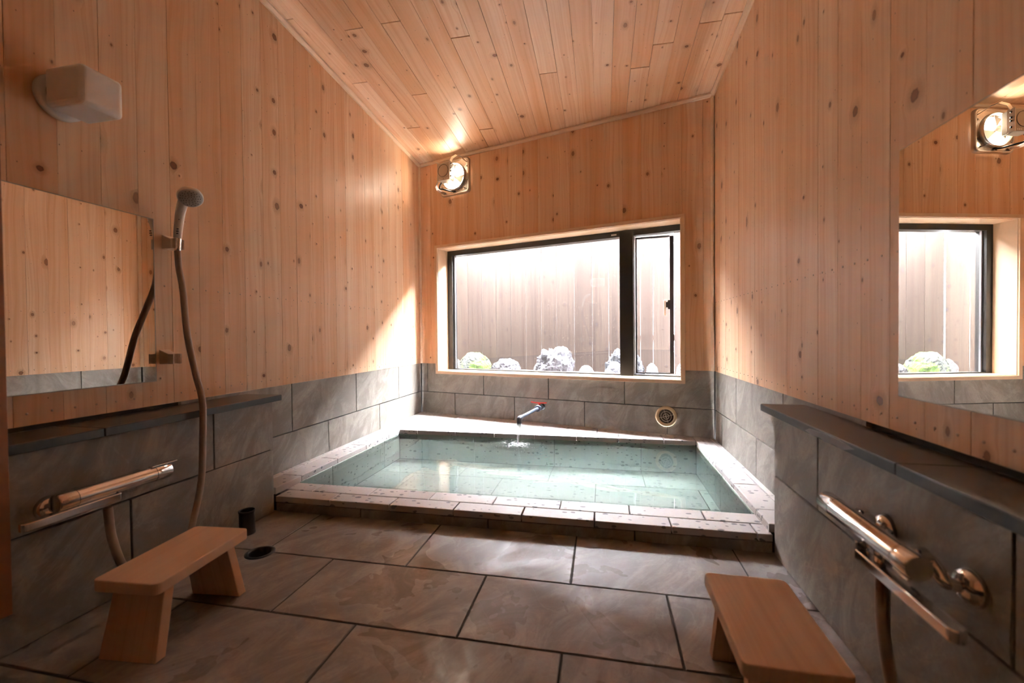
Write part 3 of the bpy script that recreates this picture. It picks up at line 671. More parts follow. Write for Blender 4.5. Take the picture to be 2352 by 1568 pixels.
# ------------------------------------------------------------------ outside: fence, ground, rocks
DF = 1.25; ZG = 0.665
gm = MB(); v = []
for z in (ZG-0.15, ZG):
    v += [BW(-3.2, TH+0.002, z), BW(3.0, TH+0.002, z), BW(3.0, DF+0.25, z), BW(-3.2, DF+0.25, z)]
gm.add(v, [(0,3,2,1), (4,5,6,7), (0,1,5,4), (1,2,6,5), (2,3,7,6), (3,0,4,7)]); struct(gm.build('ground', M['gravel']))
fen = empty('board_fence', tuple(BW(0, DF, ZG)), 'tall weathered brown board fence standing outside behind the window', 'fence')
ZFT = 2.97
fj = [-2.89, -2.60, -2.329, -2.062, -1.805, -1.541, -1.287, -1.040, -0.765, -0.499, -0.261, -0.03, 0.17, 0.336, 0.60, 0.86, 1.12, 1.38, 1.64]
rng = random.Random(4)
for a, b in zip(fj[:-1], fj[1:]):
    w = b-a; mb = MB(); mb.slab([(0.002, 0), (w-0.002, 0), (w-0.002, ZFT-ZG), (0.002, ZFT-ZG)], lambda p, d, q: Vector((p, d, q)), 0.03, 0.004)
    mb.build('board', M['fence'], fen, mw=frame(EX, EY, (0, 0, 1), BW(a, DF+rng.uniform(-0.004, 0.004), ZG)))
for k in range(3):
    a = 0.35+0.30*k; w = 0.295; mb = MB(); mb.slab([(0.002, 0), (w-0.002, 0), (w-0.002, ZFT-ZG), (0.002, ZFT-ZG)], lambda p, d, q: Vector((p, d, q)), 0.03, 0.004)
    mb.build('board', M['fence'], fen, mw=frame(EY, -EX, (0, 0, 1), BW(-2.89, a, ZG)))
    mb = MB(); mb.slab([(0.002, 0), (w-0.002, 0), (w-0.002, ZFT-ZG), (0.002, ZFT-ZG)], lambda p, d, q: Vector((p, d, q)), 0.03, 0.004)
    mb.build('board', M['fence'], fen, mw=frame(-EY, EX, (0, 0, 1), BW(1.64, a+w, ZG)))  # unseen right return, set close in to limit skylight on the left wall
sw_ = MB(); sw_.box((1.70, TH+0.002, ZG-0.15), (1.85, DF+0.25, 4.3), BW); struct(sw_.build('wall_outside_right', M['wallout']))  # unseen slab added beyond the fence, blocks low slanting skylight from the right
rl = MB()
for z in (1.1, 2.6): rl.box((-2.89, DF+0.036, z), (1.64, DF+0.09, z+0.09), BW)
rl.build('rail', M['fence'], fen)

def rock(name, m, u0, u1, zt, d, dep, label, seed, rough=0.22, freq=3.0, skew=0.0, sharp=1.0, prof=None):
    bm = bmesh.new(); bmesh.ops.create_icosphere(bm, subdivisions=5, radius=1.0); sx = (u1-u0)/2; sz = zt-ZG; sd = Vector((seed*7.1, seed*3.3, seed*1.7))
    c = BW((u0+u1)/2, d, ZG)
    for q in bm.verts:
        p = q.co.copy(); n1 = noise.fractal(p*freq*0.5+sd, 1.0, 2.0, 5); n2 = noise.cell(p*freq*1.3+sd)-0.5; n3 = abs(noise.noise(p*freq*2.2+sd))
        k = 1+rough*(n1*1.1+n2*0.25*sharp-n3*0.6)+rough*0.22*noise.fractal(p*freq*4+sd, 1.0, 2.0, 4)
        p *= k; x = p.x*sx; z = max(p.z, -0.25)
        if prof: z *= prof(p.x)
        x += skew*z*sz; q.co = Vector((x, p.y*dep, z*sz*0.98))
    me = bpy.data.meshes.new(name); bm.to_mesh(me); bm.free()
    mxz = max(q.co.z for q in me.vertices); f = sz/mxz
    xs_ = [q.co.x for q in me.vertices if q.co.z > -0.01]; a, b = min(xs_), max(xs_)
    for q in me.vertices:
        q.co = Vector(((q.co.x-a)/(b-a)*(u1-u0)-(u1-u0)/2, q.co.y, q.co.z*f))*S
    me.materials.append(m); o = bpy.data.objects.new(name, me); col.objects.link(o)
    o.matrix_world = frame(EX, EY, (0, 0, 1), c*S); tag(o, label, 'rock', 'rocks outside the window')
    return o
rock('rock', M['rockpink'], -2.79, -2.585, 0.84, 1.02, 0.09, 'small pinkish rock at the left edge of the window, beside the mossy rock', 1, 0.15)
rock('rock', M['rockmoss'], -2.575, -1.99, 0.942, 0.95, 0.17, 'rock covered with bright green moss outside the window', 2, 0.13, 2.2)
rock('rock', M['rock'], -1.98, -1.50, 0.857, 0.95, 0.15, 'low grey green rock between the mossy rock and the largest rock', 3, 0.16, 2.6)
rock('rock', M['rock'], -1.285, -0.66, 1.041, 0.95, 0.20, 'largest grey craggy rock in the middle of the window', 14, 0.20, 2.6, prof=lambda x: 1.0+0.2*x)
rock('rock', M['rockwhite'], -0.60, -0.385, 0.782, 0.93, 0.09, 'smallest pale rock just right of the largest rock', 5, 0.12)
rock('rock', M['rockdark'], -0.285, 0.12, 1.012, 1.08, 0.10, 'black and white pitted lava rock left of the dark window post', 6, 0.20, 3.0)
rock('rock', M['rockwhite'], -0.19, 0.06, 0.85, 0.80, 0.10, 'smooth whitish rock in front of the pitted lava rock', 7, 0.10)
rock('rock', M['rockdark'], 0.09, 0.285, 0.93, 0.95, 0.10, 'dark rough rock showing right of the window post', 8, 0.16, 3.0)
rock('rock', M['rockwhite'], 0.30, 0.45, 0.83, 0.93, 0.08, 'small whitish rock at the right end of the rock row', 9, 0.14)
rock('rock', M['rockwhite'], 0.66, 0.82, 0.86, 0.93, 0.09, 'pale rock barely visible behind the right edge of the open sash', 10, 0.14)

# ------------------------------------------------------------------ mirrors
def mirror(side, y0, y1, label, tilt=0.0):
    x = XL if side == 'left' else XR; sg = 1 if side == 'left' else -1
    e = empty('wall_mirror', (x+sg*0.006, (y0+y1)/2, 1.41), label, 'mirror')
    zt, zb = 1.864, 0.962
    mb = MB(); mb.box((-0.004, -(y1-y0)/2, zb-1.41), (0.002, (y1-y0)/2, zt-1.41)); 
    b = mb.build('mirror_glass', M['mirror'], e, mw=Matrix.Translation(e['org'])@Matrix.Rotation(tilt, 4, 'Z'))
    edge = MB(); w = (y1-y0)/2+0.003; xe0, xe1 = sorted((x+sg*0.0005, x+sg*0.009))
    for (a, c, z0, z1) in ((-w, w, zt, zt+0.004), (-w, w, zb-0.004, zb), (-w, -w+0.004, zb, zt), (w-0.004, w, zb, zt)): edge.box((xe0, (y0+y1)/2+a, z0), (xe1, (y0+y1)/2+c, z1))
    edge.build('mirror_edge', M['steelmatte'], e)
mirror('left', 1.20, 1.968, 'wall mirror on the left wooden wall beside the hand shower')
mirror('right', 1.10, 1.866, 'wall mirror on the right wooden wall reflecting the window', tilt=0.0057)

# ------------------------------------------------------------------ white lamp on the left wall
lc = Vector((XL, 1.552, 2.312))
lamp = empty('wall_lamp', tuple(lc), 'unlit white cube shaped glass lamp high on the left wall', 'lamp')
mb = MB(); mb.lathe(lc, (1, 0, 0), [(0.0001, 0.0), (0.088, 0.0), (0.098, 0.006), (0.098, 0.030), (0.088, 0.036), (0.0001, 0.036)], 40); mb.build('lamp_base', M['white'], lamp)
mb = MB(); mb.lathe(lc, (1, 0, 0), [(0.0001, 0.036), (0.068, 0.036), (0.068, 0.058), (0.0001, 0.058)], 32); mb.build('lamp_collar', M['cup'], lamp)
mb = MB(); mb.box((XL+0.056, lc.y-0.087, lc.z-0.088), (XL+0.268, lc.y+0.087, lc.z+0.088)); mb.build('lamp_shade', M['white'], lamp, bevel=0.022, seg=5)

# ------------------------------------------------------------------ ventilation fan high on the back wall
FU, FZ = -1.940, 3.268
fan = empty('wall_fan', tuple(BW(FU, 0, FZ)), 'square stainless steel fan fixture with bright round opening high on back wall', 'fan')
def rrect(w, h, r, n=6):
    out = []
    for cx, cz, a0 in ((w-r, h-r, 0), (-w+r, h-r, PI/2), (-w+r, -h+r, PI), (w-r, -h+r, 1.5*PI)):
        for k in range(n+1): a = a0+PI/2*k/n; out.append((cx+r*math.cos(a), cz+r*math.sin(a)))
    return out
def fpt(a, d, b): return BW(FU+a, d, FZ+b)
outer = rrect(0.228, 0.228, 0.05); nO = len(outer)
mb = MB(); vs = []; prof = [(1.0, -0.002), (1.0, -0.032), (0.965, -0.042), (0.90, -0.042), (0.88, -0.034), (0.86, -0.034)]
for k, d in prof: vs += [fpt(a*k, d, b*k) for a, b in outer]
circ = [(0.178*math.cos(math.atan2(b, a)), 0.178*math.sin(math.atan2(b, a))) for a, b in outer]
vs += [fpt(a, -0.036, b) for a, b in circ]
fs = []
for i in range(len(prof)):
    for k in range(nO): fs.append((i*nO+k, i*nO+(k+1) % nO, (i+1)*nO+(k+1) % nO, (i+1)*nO+k))
mb.add(vs, fs, True); mb.build('wall_plate', M['steel'], fan)
mb = MB(); mb.lathe(BW(FU, 0, FZ), -EY, [(0.182, 0.03), (0.180, 0.055), (0.176, 0.075), (0.170, 0.078), (0.166, 0.072), (0.160, 0.03), (0.150, 0.012)], 48); mb.build('duct_ring', M['steel'], fan)
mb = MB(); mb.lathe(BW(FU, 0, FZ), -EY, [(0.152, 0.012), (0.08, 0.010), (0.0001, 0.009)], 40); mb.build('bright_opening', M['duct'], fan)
for th in (1.75, 3.3, -0.35):
    mb = MB(); pts = []; rim = []
    for k in range(9):
        a_ = -0.42+0.84*k/8; rim.append((0.142+0.006*math.sin(k), a_))
    pl = [(0.03, -0.5)]+rim+[(0.03, 0.5)]
    pts = [fpt(r_*math.cos(th+a_), -0.030-0.030*(0.5-a_), r_*math.sin(th+a_)) for r_, a_ in pl]; n = len(pts)
    mb.add(pts+[p-EY*0.003 for p in pts], [tuple(range(n)), tuple(reversed(range(n, 2*n)))]+[(i, (i+1) % n, (i+1) % n+n, i+n) for i in range(n)])
    mb.build('fan_blade', M['steelmatte'], fan)
mb = MB(); mb.lathe(BW(FU, 0, FZ), -EY, [(0.0001, 0.03), (0.035, 0.03), (0.035, 0.085), (0.012, 0.09), (0.012, 0.16), (0.0001, 0.16)], 20); mb.build('hub', M['steelmatte'], fan)
def fbox(name, m, u0, u1, d0, d1, z0, z1, bevel=0.0, par=fan):
    mb = MB(); mb.box((FU+u0, d0, FZ+z0), (FU+u1, d1, FZ+z1), BW); return mb.build(name, m, par, bevel=bevel)
mot = fbox('motor_box', M['steelmatte'], -0.112, 0.076, -0.265, -0.15, -0.108, 0.114, 0.006)
mb = MB(); mb.lathe(BW(FU-0.016, -0.265, FZ+0.012), -EY, [(0.078, -0.002), (0.078, 0.003), (0.074, 0.003), (0.074, -0.002)], 40); mb.build('embossed_ring', M['black'], fan)
mb = MB()   # stamped marks under the ring
for k in range(7):
    u = -0.082+0.021*k
    if k == 3: continue
    mb.box((FU+u, -0.2665, FZ-0.098), (FU+u+0.013, -0.2645, FZ-0.085), BW)
mb.build('stamped_mark', M['steel'], fan)['kind'] = 'stuff'
# bracket: perforated side strap plus arms back to the plate
mb = MB(); mb.box((FU+0.078, -0.27, FZ-0.112), (FU+0.084, -0.205, FZ+0.12), BW); mb.build('bracket_strap', M['steel'], fan)
for z in (0.088, 0.034, 0.0, -0.062):
    mb = MB(); mb.lathe(BW(FU+0.084, -0.238, FZ+z), EX, [(0.010, 0.0), (0.010, 0.004), (0.0001, 0.004)], 10); mb.build('bolt', M['black'], fan)  # strap perforations as black discs, the dark of each hole put into the colour
def ribbon(pts, wv, w, t):
    mb = MB(); pts = [Vector(p) for p in pts]; wv = Vector(wv).normalized(); vs = []
    for i, p in enumerate(pts):
        tt = (pts[min(i+1, len(pts)-1)]-pts[max(0, i-1)]).normalized(); nn = tt.cross(wv).normalized()
        vs += [p+wv*w/2+nn*t/2, p-wv*w/2+nn*t/2, p-wv*w/2-nn*t/2, p+wv*w/2-nn*t/2]
    fs = [(0, 1, 2, 3), tuple(len(vs)-4+k for k in (3, 2, 1, 0))]
    for i in range(len(pts)-1):
        for k in range(4): fs.append((4*i+k, 4*i+(k+1) % 4, 4*i+4+(k+1) % 4, 4*i+4+k))
    return mb.add(vs, fs)
up = [fpt(0.085, -0.24, 0.115), fpt(0.10, -0.225, 0.165), fpt(0.135, -0.185, 0.205), fpt(0.155, -0.13, 0.205), fpt(0.175, -0.06, 0.175), fpt(0.185, -0.04, 0.165)]
ribbon(up, EX+Vector((0, 0, -0.6)), 0.038, 0.006).build('bracket_arm', M['steel'], fan)
ribbon([fpt(0.082, -0.235, -0.112), fpt(0.14, -0.16, -0.155), fpt(0.17, -0.06, -0.175), fpt(0.18, -0.04, -0.18)], EY, 0.012, 0.006).build('bracket_arm', M['steel'], fan)
ribbon([fpt(-0.11, -0.25, -0.108), fpt(-0.15, -0.235, -0.15), fpt(-0.165, -0.19, -0.185), fpt(-0.155, -0.13, -0.2), fpt(-0.165, -0.05, -0.185), fpt(-0.175, -0.04, -0.18)], EX+Vector((0, 0, 0.6)), 0.034, 0.006).build('bracket_arm', M['steel'], fan)
ribbon([fpt(-0.11, -0.25, 0.115), fpt(-0.14, -0.16, 0.15), fpt(-0.17, -0.06, 0.175), fpt(-0.18, -0.04, 0.18)], EX, 0.014, 0.006).build('bracket_arm', M['steel'], fan)
mb = MB(); mb.tube(catmull([fpt(-0.06, -0.24, -0.125), fpt(-0.09, -0.235, -0.155), fpt(-0.115, -0.20, -0.18), fpt(-0.07, -0.16, -0.19), fpt(-0.03, -0.09, -0.195), fpt(0.0, -0.05, -0.19), fpt(0.01, -0.036, -0.185)], 6), 0.009, 10); mb.build('power_cable', M['black'], fan)
mb = MB(); mb.tube([fpt(-0.085, -0.25, 0.115), fpt(-0.13, -0.255, 0.135)], 0.006, 8); mb.build('cable_clip', M['steel'], fan)
for a, b in ((0.195, 0.11), (0.195, -0.07), (-0.195, 0.11), (-0.195, -0.11), (0.155, -0.165), (-0.02, -0.2)):
    mb = MB(); mb.lathe(fpt(a, -0.034, b), -EY, [(0.010, 0), (0.008, 0.008), (0.0001, 0.010)], 10); mb.build('plate_screw', M['steelmatte'], fan)

# ------------------------------------------------------------------ cream vent on the tiles
vc = BW(0.645*LB, 0.006, 0.335); vent = empty('wall_vent', tuple(vc), 'round cream grille set in the grey tiles right of the tap', 'vent')
mb = MB(); mb.lathe(vc, -EY, [(0.107, 0.0), (0.107, 0.012), (0.098, 0.022), (0.085, 0.024), (0.076, 0.016), (0.074, 0.002)], 48); mb.build('vent_rim', M['cream'], vent)
mb = MB(); mb.lathe(vc, -EY, [(0.076, 0.002), (0.0001, 0.002)], 40); mb.build('vent_back', simple('vent_recess', (0.12, 0.10, 0.08), 0.7), vent)
mb = MB()
for r in (0.028, 0.052): mb.lathe(vc, -EY, [(r+0.003, 0.006), (r+0.003, 0.012), (r-0.003, 0.012), (r-0.003, 0.006)], 32, closed=True)
for k in range(4):
    th = 0.3+PI/2*k; dv = EX*math.cos(th)+Vector((0, 0, math.sin(th))); mb.tube([vc-EY*0.009+dv*0.01, vc-EY*0.009+dv*0.076], 0.003, 6)
mb.lathe(vc, -EY, [(0.011, 0.004), (0.011, 0.014), (0.004, 0.014)], 16); mb.build('grille', simple('vent_grille_plastic', (0.50, 0.46, 0.38), 0.5), vent)

# ------------------------------------------------------------------ tap with red handle, stream and splash
tb = Vector((-0.713, 5.1255, 0.345)); te = Vector((-0.826, 4.262, 0.362)); tdir = (te-tb).normalized()
tap = empty('water_tap', tuple(tb), 'grey pipe spout with red lever handle running into the pool', 'tap')
mb = MB(); mb.lathe(tb-tdir*0.0, -EY, [(0.0001, 0.0), (0.040, 0.0), (0.040, 0.012), (0.024, 0.018)], 24); mb.tube([tb, tb+tdir*0.10], 0.026, 16); mb.build('wall_flange', M['black'], tap)
mb = MB(); mb.tube([tb+tdir*0.07, tb+tdir*0.075, tb+tdir*0.12, tb+tdir*0.125, tb+tdir*0.16, tb+tdir*0.165, tb+tdir*0.20, tb+tdir*0.205], [0.030, 0.036, 0.036, 0.032, 0.032, 0.038, 0.038, 0.030], 20); mb.build('ball_valve', M['pvc'], tap)
mb = MB(); mb.tube([tb+tdir*0.2, te-tdir*0.03], 0.0185, 16); mb.build('pipe', M['pvc'], tap)
mb = MB(); mb.tube([te-tdir*0.075, te-tdir*0.07, te-tdir*0.02, te+Vector((0, 0, -0.006)), te+Vector((-0.001, 0, -0.03)), te+Vector((-0.001, 0, -0.058))], [0.019, 0.024, 0.025, 0.025, 0.024, 0.0235], 18); mb.build('elbow', M['pvc'], tap)
hm = MB(); hc = tb+tdir*0.115; sd = tdir.cross(Vector((0, 0, 1))).normalized()
h = hm.tube([hc+Vector((0, 0, 0.03)), hc+Vector((0, 0, 0.055))], 0.014, 12)
vs = []
for t, w, z in ((-0.085, 0.012, 0.052), (-0.03, 0.017, 0.050), (0.0, 0.018, 0.050), (0.05, 0.016, 0.053), (0.10, 0.011, 0.062)):
    for s_, zz in ((-1, 0), (1, 0), (1, 0.012), (-1, 0.012)): vs.append(hc+(-EX*0.93+(-EY)*0.36)*t+(EY*0.93-EX*0.36)*w*s_+Vector((0, 0, z+zz)))
fs = [(0, 1, 2, 3), (19, 18, 17, 16)]
for i in range(4):
    for k in range(4): fs.append((4*i+k, 4*i+(k+1) % 4, 4*i+4+(k+1) % 4, 4*i+4+k))
hm.add(vs, fs); hm.build('lever_handle', M['red'], tap)
st = MB(); p0 = te+Vector((-0.001, 0, -0.055)); p1 = Vector((SPX, SPY, ZWAT-0.002)); pts = []; rs = []
for k in range(15):
    t = k/14; pts.append(p0.lerp(p1, t)+Vector((0, -0.01*t*(1-t), 0))); rs.append(0.019*(1-t)**1.3+0.0065+0.0012*math.sin(k*2.1))
st.tube(pts, rs, 14); so = st.build('water_stream', M['pour']); tag(so, 'thin clear stream of water falling from the grey spout', 'water')
sp_ = MB(); rng = random.Random(2)
for k in range(190):
    a = rng.uniform(0, 2*PI); r = abs(rng.gauss(0, 0.062)) if k < 150 else rng.uniform(0.09, 0.28); q = 0.0026 if k < 150 else 0.0036
    c = Vector((SPX+r*math.cos(a), SPY+r*math.sin(a), ZWAT+0.006+rng.uniform(0, 0.008)))
    if c.y > 4.455: continue
    ax_ = Vector((rng.uniform(0.006, 0.017), 0, 0)) if k < 150 else Vector((q, 0, 0)); ay = Vector((0, q*1.2, 0)); az = Vector((0, 0, q))
    sp_.add([c+ax_, c+ay, c-ax_, c-ay, c+az, c-az], [(0, 1, 4), (1, 2, 4), (2, 3, 4), (3, 0, 4), (1, 0, 5), (2, 1, 5), (3, 2, 5), (0, 3, 5)], True)
spo = sp_.build('splash', froth('splash_water', 0.95)); tag(spo, 'sparkling splash drops where the stream meets the pool', 'water', kind='stuff')

# ------------------------------------------------------------------ hand shower on the left wall
def holder(yc, zcn, label):
    e = empty('shower_holder', (XL, yc, zcn), label, 'holder')
    mb = MB(); x0, x1 = XL, XL+0.058
    vs = [(x0, yc-0.030, zcn-0.036), (x0, yc+0.030, zcn-0.036), (x0, yc+0.030, zcn+0.048), (x0, yc-0.030, zcn+0.048), (x1, yc-0.024, zcn-0.034), (x1, yc+0.024, zcn-0.034), (x1, yc+0.024, zcn+0.022), (x1, yc-0.024, zcn+0.022)]
    mb.add(vs, [(0, 3, 2, 1), (4, 5, 6, 7), (0, 1, 5, 4), (1, 2, 6, 5), (2, 3, 7, 6), (3, 0, 4, 7)]); mb.build('holder_body', M['beige'], e, bevel=0.004)
    mb = MB(); cx = x1+0.018; r0, r1 = 0.022, 0.031; n = 18; vs = []
    for z in (zcn-0.034, zcn+0.022):
        for k in range(n+1):
            a = -PI*0.70+2*PI*0.70*k/n+PI
            for r in (r0, r1): vs.append((cx+r*math.cos(a), yc+r*math.sin(a), z))
    m_ = 2*(n+1); fs = []
    for k in range(n):
        i = 2*k; fs += [(i, i+2, i+3, i+1), (i+m_, i+1+m_, i+3+m_, i+2+m_), (i, i+m_, i+2+m_, i+2), (i+1, i+3, i+3+m_, i+1+m_)]
    fs += [(0, 1, 1+m_, m_), (m_-2, 2*m_-2, 2*m_-1, m_-1)]
    mb.add(vs, fs); mb.build('holder_fork', M['beige'], e)
    return Vector((cx, yc, zcn))
hU = holder(2.050, 1.745, 'upper beige shower holder on left wall carrying the hand shower')
holder(2.022, 1.088, 'lower empty beige shower holder beside the left mirror corner')
hs = empty('hand_shower', tuple(hU), 'white hand shower with grey spray face hanging on left wall', 'shower head')
hp = [hU+Vector((0.0, 0, -0.042)), hU+Vector((0.002, 0, 0.03)), hU+Vector((0.015, -0.003, 0.10)), hU+Vector((0.038, -0.010, 0.175)), hU+Vector((0.066, -0.016, 0.225)), hU+Vector((0.095, -0.020, 0.248))]
mb = MB(); mb.tube([hp[0]+Vector((0, 0, -0.006)), hp[0], hp[0]+Vector((0, 0, 0.035)), hp[1]], [0.014, 0.017, 0.019, 0.020], 18); mb.build('swivel_nut', M['chrome'], hs)
mb = MB(); cpt = catmull(hp[1:], 5); mb.tube(cpt, [0.0205+0.010*(i/(len(cpt)-1))**1.5 for i in range(len(cpt))], 18); mb.build('handle', M['headwhite'], hs)
nrm = Vector((0.50, -0.42, -0.76)).normalized(); hc = hU+Vector((0.130, -0.030, 0.243))
mb = MB(); mb.lathe(hc-nrm*0.02, nrm, [(0.0001, -0.022), (0.032, -0.018), (0.055, -0.004), (0.062, 0.014), (0.062, 0.024), (0.058, 0.028)], 32); mb.build('head_shell', M['headwhite'], hs)
mb = MB(); mb.lathe(hc-nrm*0.02, nrm, [(0.058, 0.027), (0.054, 0.031), (0.0001, 0.033)], 32); mb.build('spray_face', M['headgrey'], hs)
mb = MB(); a_ = nrm.orthogonal().normalized(); b_ = nrm.cross(a_)
for r, n in ((0.012, 6), (0.024, 10), (0.036, 14), (0.046, 16)):
    for k in range(n): th = 2*PI*k/n; mb.lathe(hc-nrm*0.02+nrm*0.031+(a_*math.cos(th)+b_*math.sin(th))*r, nrm, [(0.0022, 0), (0.0018, 0.003), (0.0001, 0.003)], 6)
nz = mb.build('nozzle', M['cup'], hs); nz['kind'] = 'stuff'
mb = MB()
for (dz, w) in ((0.075, 0.010), (0.062, 0.014), (0.050, 0.011), (0.128, 0.014)):
    c = hU+Vector((0.004+dz*0.12+0.015, -0.020, dz)); mb.box((c.x-w/2, c.y-0.003, c.z-0.003), (c.x+w/2, c.y+0.002, c.z+0.003))
mb.build('printed_mark', M['cup'], hs)['kind'] = 'stuff'
hose_pts = [hU+Vector((0, 0, -0.045)), (-2.380, 2.05, 1.60), (-2.350, 2.045, 1.47), (-2.275, 2.00, 1.22), (-2.210, 1.988, 1.00), (-2.152, 1.972, 0.85), (-2.143, 1.962, 0.66), (-2.150, 1.955, 0.43), (-2.140, 1.90, 0.25), (-2.12, 1.83, 0.12), (-2.09, 1.72, 0.045), (-2.06, 1.60, 0.06), (-2.07, 1.51, 0.17), (-2.085, 1.468, 0.33), (-2.088, 1.455, 0.475)]
mb = MB(); mb.tube(catmull(hose_pts, 10), 0.0165, 12); hz = mb.build('shower_hose', M['hose']); tag(hz, 'taupe hose hanging from the hand shower down the left wall', 'hose')

# ------------------------------------------------------------------ thermostatic mixers
def mixer(side, label):
    if side == 'left':
        xw, sg, x, y0, y1, z, r = XLL, 1, -2.078, 1.267, 1.712, 0.562, 0.036; e1, e2 = 1.325, 1.645; zo = 0.548; yo = 1.455; xo = -2.082; spx = -2.062; lev = True
    else:
        xw, sg, x, y0, y1, z, r = XRL, -1, 0.770, 1.255, 1.715, 0.606, 0.033; e1, e2 = 1.281, 1.613; zo = 0.56; yo = 1.44; xo = 0.79; spx = 0.752; lev = False
    e = empty('shower_mixer', (xw, (y0+y1)/2, z), label, 'tap')
    L = y1-y0; mb = MB()
    mb.tube([(x, y0+0.062, z), (x, y1-0.075, z)], r*0.985, 32); mb.build('mixer_body', M['chrome'], e)
    mb = MB(); mb.tube([(x, y0, z), (x, y0+0.004, z), (x, y0+0.060, z)], [r*0.93, r, r], 32); k1 = mb.build('temperature_knob', M['chrome'], e)
    mb = MB(); mb.tube([(x, y0-0.001, z), (x, y0+0.002, z)], [r*0.88, r*0.90], 28); mb.build('end_cap', M['chrome'], e)
    mb = MB(); mb.tube([(x, y1-0.073, z), (x, y1-0.004, z), (x, y1, z)], [r, r, r*0.93], 32); mb.build('flow_knob', M['chrome'], e)
    mb = MB(); 
    if lev: mb.box((x-0.006, y1-0.09, z+r-0.001), (x+0.022, y1+0.03, z+r+0.004))
    else: mb.box((x-0.02, y0+0.01, z-r-0.004), (x+0.004, y0+0.07, z-r+0.002))
    mb.build('stop_tab', M['chrome'], e, bevel=0.0015)
    if lev: mb = MB(); mb.box((x+0.0, y0+0.0, z-r-0.012), (x+0.02, y0+0.11, z-r-0.006)); mb.build('stop_tab', M['chrome'], e, bevel=0.001)
    for yy in (e1, e2):
        zw_ = z-0.045; yo_ = yy
        mb = MB(); mb.lathe((xw, yo_, zw_), (sg, 0, 0), [(0.0001, 0.0), (0.047, 0.0), (0.046, 0.010), (0.036, 0.024), (0.022, 0.030), (0.0001, 0.030)], 32); mb.build('escutcheon', M['chrome'], e)
        yi = yy+(0.045 if yy < (y0+y1)/2 else -0.03)
        pts = catmull([(xw+sg*0.02, yo_, zw_), (xw+sg*0.052, yo_+(yi-yo_)*0.15, zw_+0.002), (xw+sg*0.060, (yo_+yi)/2, zw_+0.024), (xw+sg*0.068, yi, z-0.004), (x-sg*r*0.6, yi, z)], 5)
        mb = MB(); mb.tube(pts, 0.0165, 16); mb.build('supply_elbow', M['chrome'], e)
        mb = MB(); q = Vector((x-sg*(r+0.004), yi, z)); mb.tube([q-Vector((sg*0.024, 0, 0)), q-Vector((sg*0.020, 0, 0)), q+Vector((sg*0.004, 0, 0))], [0.022, 0.0255, 0.0255], 6 if 0 else 18); mb.build('union_nut', M['chrome'], e)
        mb = MB(); mb.tube([(xw+sg*0.058, yi, z-0.048), (xw+sg*0.058, yi, z-0.022)], 0.0135, 14); mb.build('stop_valve', M['chrome'], e)
    # shower outlet under the bar
    mb = MB(); mb.tube([(xo, yo, z-r+0.006), (xo, yo, zo-0.04), (xo, yo, zo-0.045)], [0.020, 0.020, 0.017], 18); mb.build('hose_outlet', M['chrome'], e)
    # flat spout swung under the bar
    ys, ye_ = (1.478, 1.170) if side == 'left' else (1.47, 1.115); zt = 0.533 if side == 'left' else 0.552
    mb = MB(); n = 10; vs = []; out = [(spx-0.018, ys), (spx+0.018, ys)]
    out += [(spx+0.018*math.cos(-PI*k/n), ye_+0.018*math.sin(-PI*k/n)) for k in range(n+1)]
    for zz in (zt-0.030, zt): vs += [(a, b, zz) for a, b in out]
    m_ = len(out); mb.add(vs, [tuple(range(m_)), tuple(range(m_, 2*m_))]+[(i, (i+1) % m_, (i+1) % m_+m_, i+m_) for i in range(m_)]); mb.build('spout', M['chrome'], e, bevel=0.003)
    mb = MB(); mb.box((spx-0.018, ys-0.012, zt), (spx+0.018, ys+0.002, z-r+0.004)); mb.build('spout_neck', M['chrome'], e, bevel=0.003)
    return Vector((xo, yo, zo-0.04))
mixer('left', 'chrome bar mixer on the left low wall behind the stool')
om = mixer('right', 'chrome bar mixer with water drops on the right low wall')
# drops sitting on the right bar
mb = MB(); rng = random.Random(12)
for k in range(26):
    yy = rng.uniform(1.30, 1.60); a = rng.uniform(0.25, 1.9); c = Vector((0.770-0.0335*math.cos(a), yy, 0.606+0.0335*math.sin(a))); r = rng.uniform(0.0018, 0.0035)
    mb.lathe(c, (-math.cos(a), 0, math.sin(a)), [(r, -0.0005), (r*0.8, r*0.5), (0.0001, r*0.75)], 8)
d2 = mb.build('water_drop', M['stream']); tag(d2, 'beads of water on top of the right chrome bar mixer', 'water', kind='stuff')
hp2 = [om+Vector((0, 0, 0.0)), (0.79, 1.440, 0.44), (0.792, 1.437, 0.34), (0.795, 1.405, 0.21), (0.80, 1.34, 0.10), (0.80, 1.24, 0.030), (0.80, 1.08, 0.018), (0.80, 0.90, 0.018), (0.82, 0.70, 0.018), (0.83, 0.45, 0.018)]
mb = MB(); mb.tube(catmull(hp2, 10), 0.0165, 12); hz2 = mb.build('shower_hose', M['hose']); tag(hz2, 'taupe hose hanging from the chrome bar mixer on the right', 'hose')

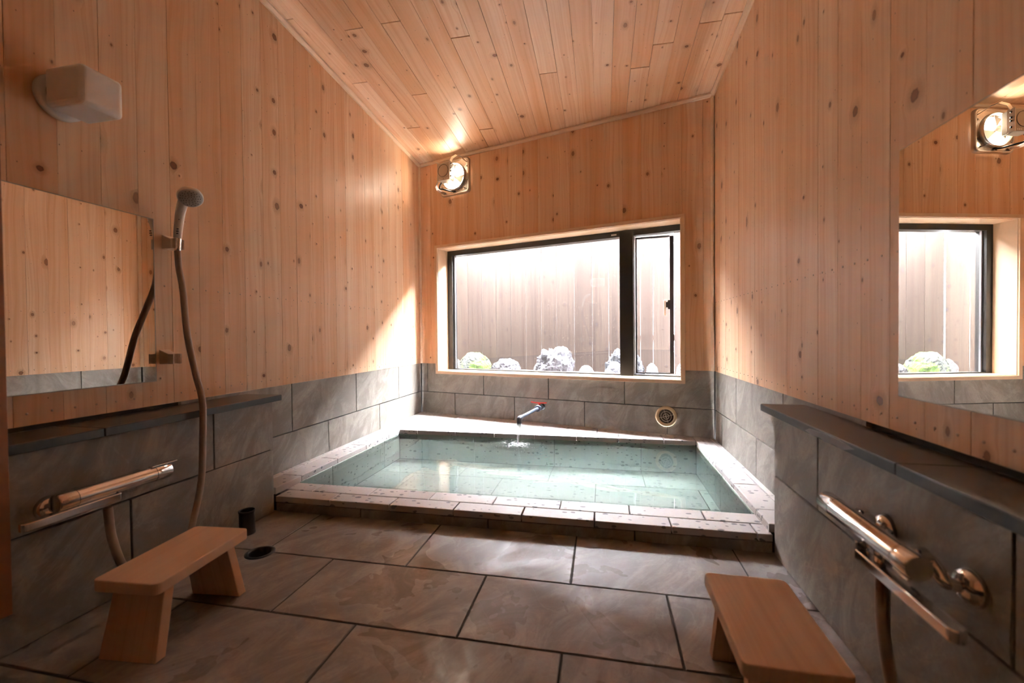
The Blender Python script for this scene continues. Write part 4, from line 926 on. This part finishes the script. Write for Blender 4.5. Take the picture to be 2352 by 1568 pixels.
# ------------------------------------------------------------------ stools
def stool(loc, rz, label):
    e = empty('bath_stool', (loc[0], loc[1], 0), label, 'stool', 'low wooden bath stools'); e.rotation_euler.z = rz; e['org'] = (0.0, 0.0, 0.0)
    Wd, Ln, T, Hh = 0.276, 0.466, 0.044, 0.300
    mb = MB(); out = rrect(Wd/2, Ln/2, 0.022, 5); n = len(out); vs = [(a, b, Hh-T) for a, b in out]+[(a, b, Hh) for a, b in out]
    mb.add(vs, [tuple(reversed(range(n))), tuple(range(n, 2*n))]+[(i, (i+1) % n, (i+1) % n+n, i+n) for i in range(n)]); mb.build('seat', M['stool'], e, bevel=0.004)
    for s in (-1, 1):
        mb = MB(); wv = 0.120; yo0, yo1 = 0.229*s, 0.172*s; th = 0.043*s
        vs = []
        for z, yy, wx in ((0.0, yo0, wv), (Hh-T+0.001, yo1, wv-0.012)):
            vs += [(-wx, yy, z), (wx, yy, z), (wx, yy-th, z), (-wx, yy-th, z)]
        mb.add(vs, [(0, 1, 2, 3), (4, 5, 6, 7), (0, 1, 5, 4), (1, 2, 6, 5), (2, 3, 7, 6), (3, 0, 4, 7)]); mb.build('leg', M['stoolleg'], e, bevel=0.003)
    mb = MB(); mb.box((-0.02, -0.145, Hh-T-0.060), (0.02, 0.145, Hh-T-0.004)); mb.build('stretcher', M['stool'], e, bevel=0.002)
    return e
stool((-1.757, 1.488), 0.085, 'low wooden bath stool in front of the left mixer')
stool((0.507, 1.500), 0.0, 'low wooden bath stool at the lower right beside the right mixer')

# ------------------------------------------------------------------ drain and cup
dr_ = empty('floor_drain', (DC[0], DC[1], 0), 'round dark open floor drain near the left stool', 'drain')
mb = MB(); mb.lathe((DC[0], DC[1], 0), (0, 0, 1), [(0.077, 0.0005), (0.076, 0.004), (0.060, 0.005), (0.056, 0.000), (0.054, -0.06)], 40); mb.build('drain_flange', M['cup'], dr_)
mb = MB(); mb.lathe((DC[0], DC[1], -0.1), (0, 0, 1), [(0.054, 0.04), (0.052, -0.10), (0.0001, -0.10)], 32); mb.build('drain_cup', M['cup'], dr_)
cc0 = (-2.142, 2.248, 0.0)
cup = empty('drain_insert', cc0, 'upright dark grey plastic cup by the left low wall', 'cup')
mb = MB(); mb.lathe(cc0, (0, 0, 1), [(0.0001, 0.0005), (0.046, 0.0005), (0.046, 0.010), (0.043, 0.014), (0.043, 0.128), (0.0455, 0.133), (0.0455, 0.142), (0.041, 0.143), (0.039, 0.135), (0.038, 0.02), (0.0001, 0.02)], 36); mb.build('cup_body', M['cup'], cup)

# ------------------------------------------------------------------ wooden jamb at the left edge
mb = MB(); mb.box((-0.045, -0.05, 0), (0.045, 0.05, 2.9)); jb = mb.build('door_frame_post', M['jamb'], None, mw=Matrix.Translation((-2.165, 1.112, 0.195)), bevel=0.003)
tag(jb, 'upright brown wooden post at the far left edge', 'post')
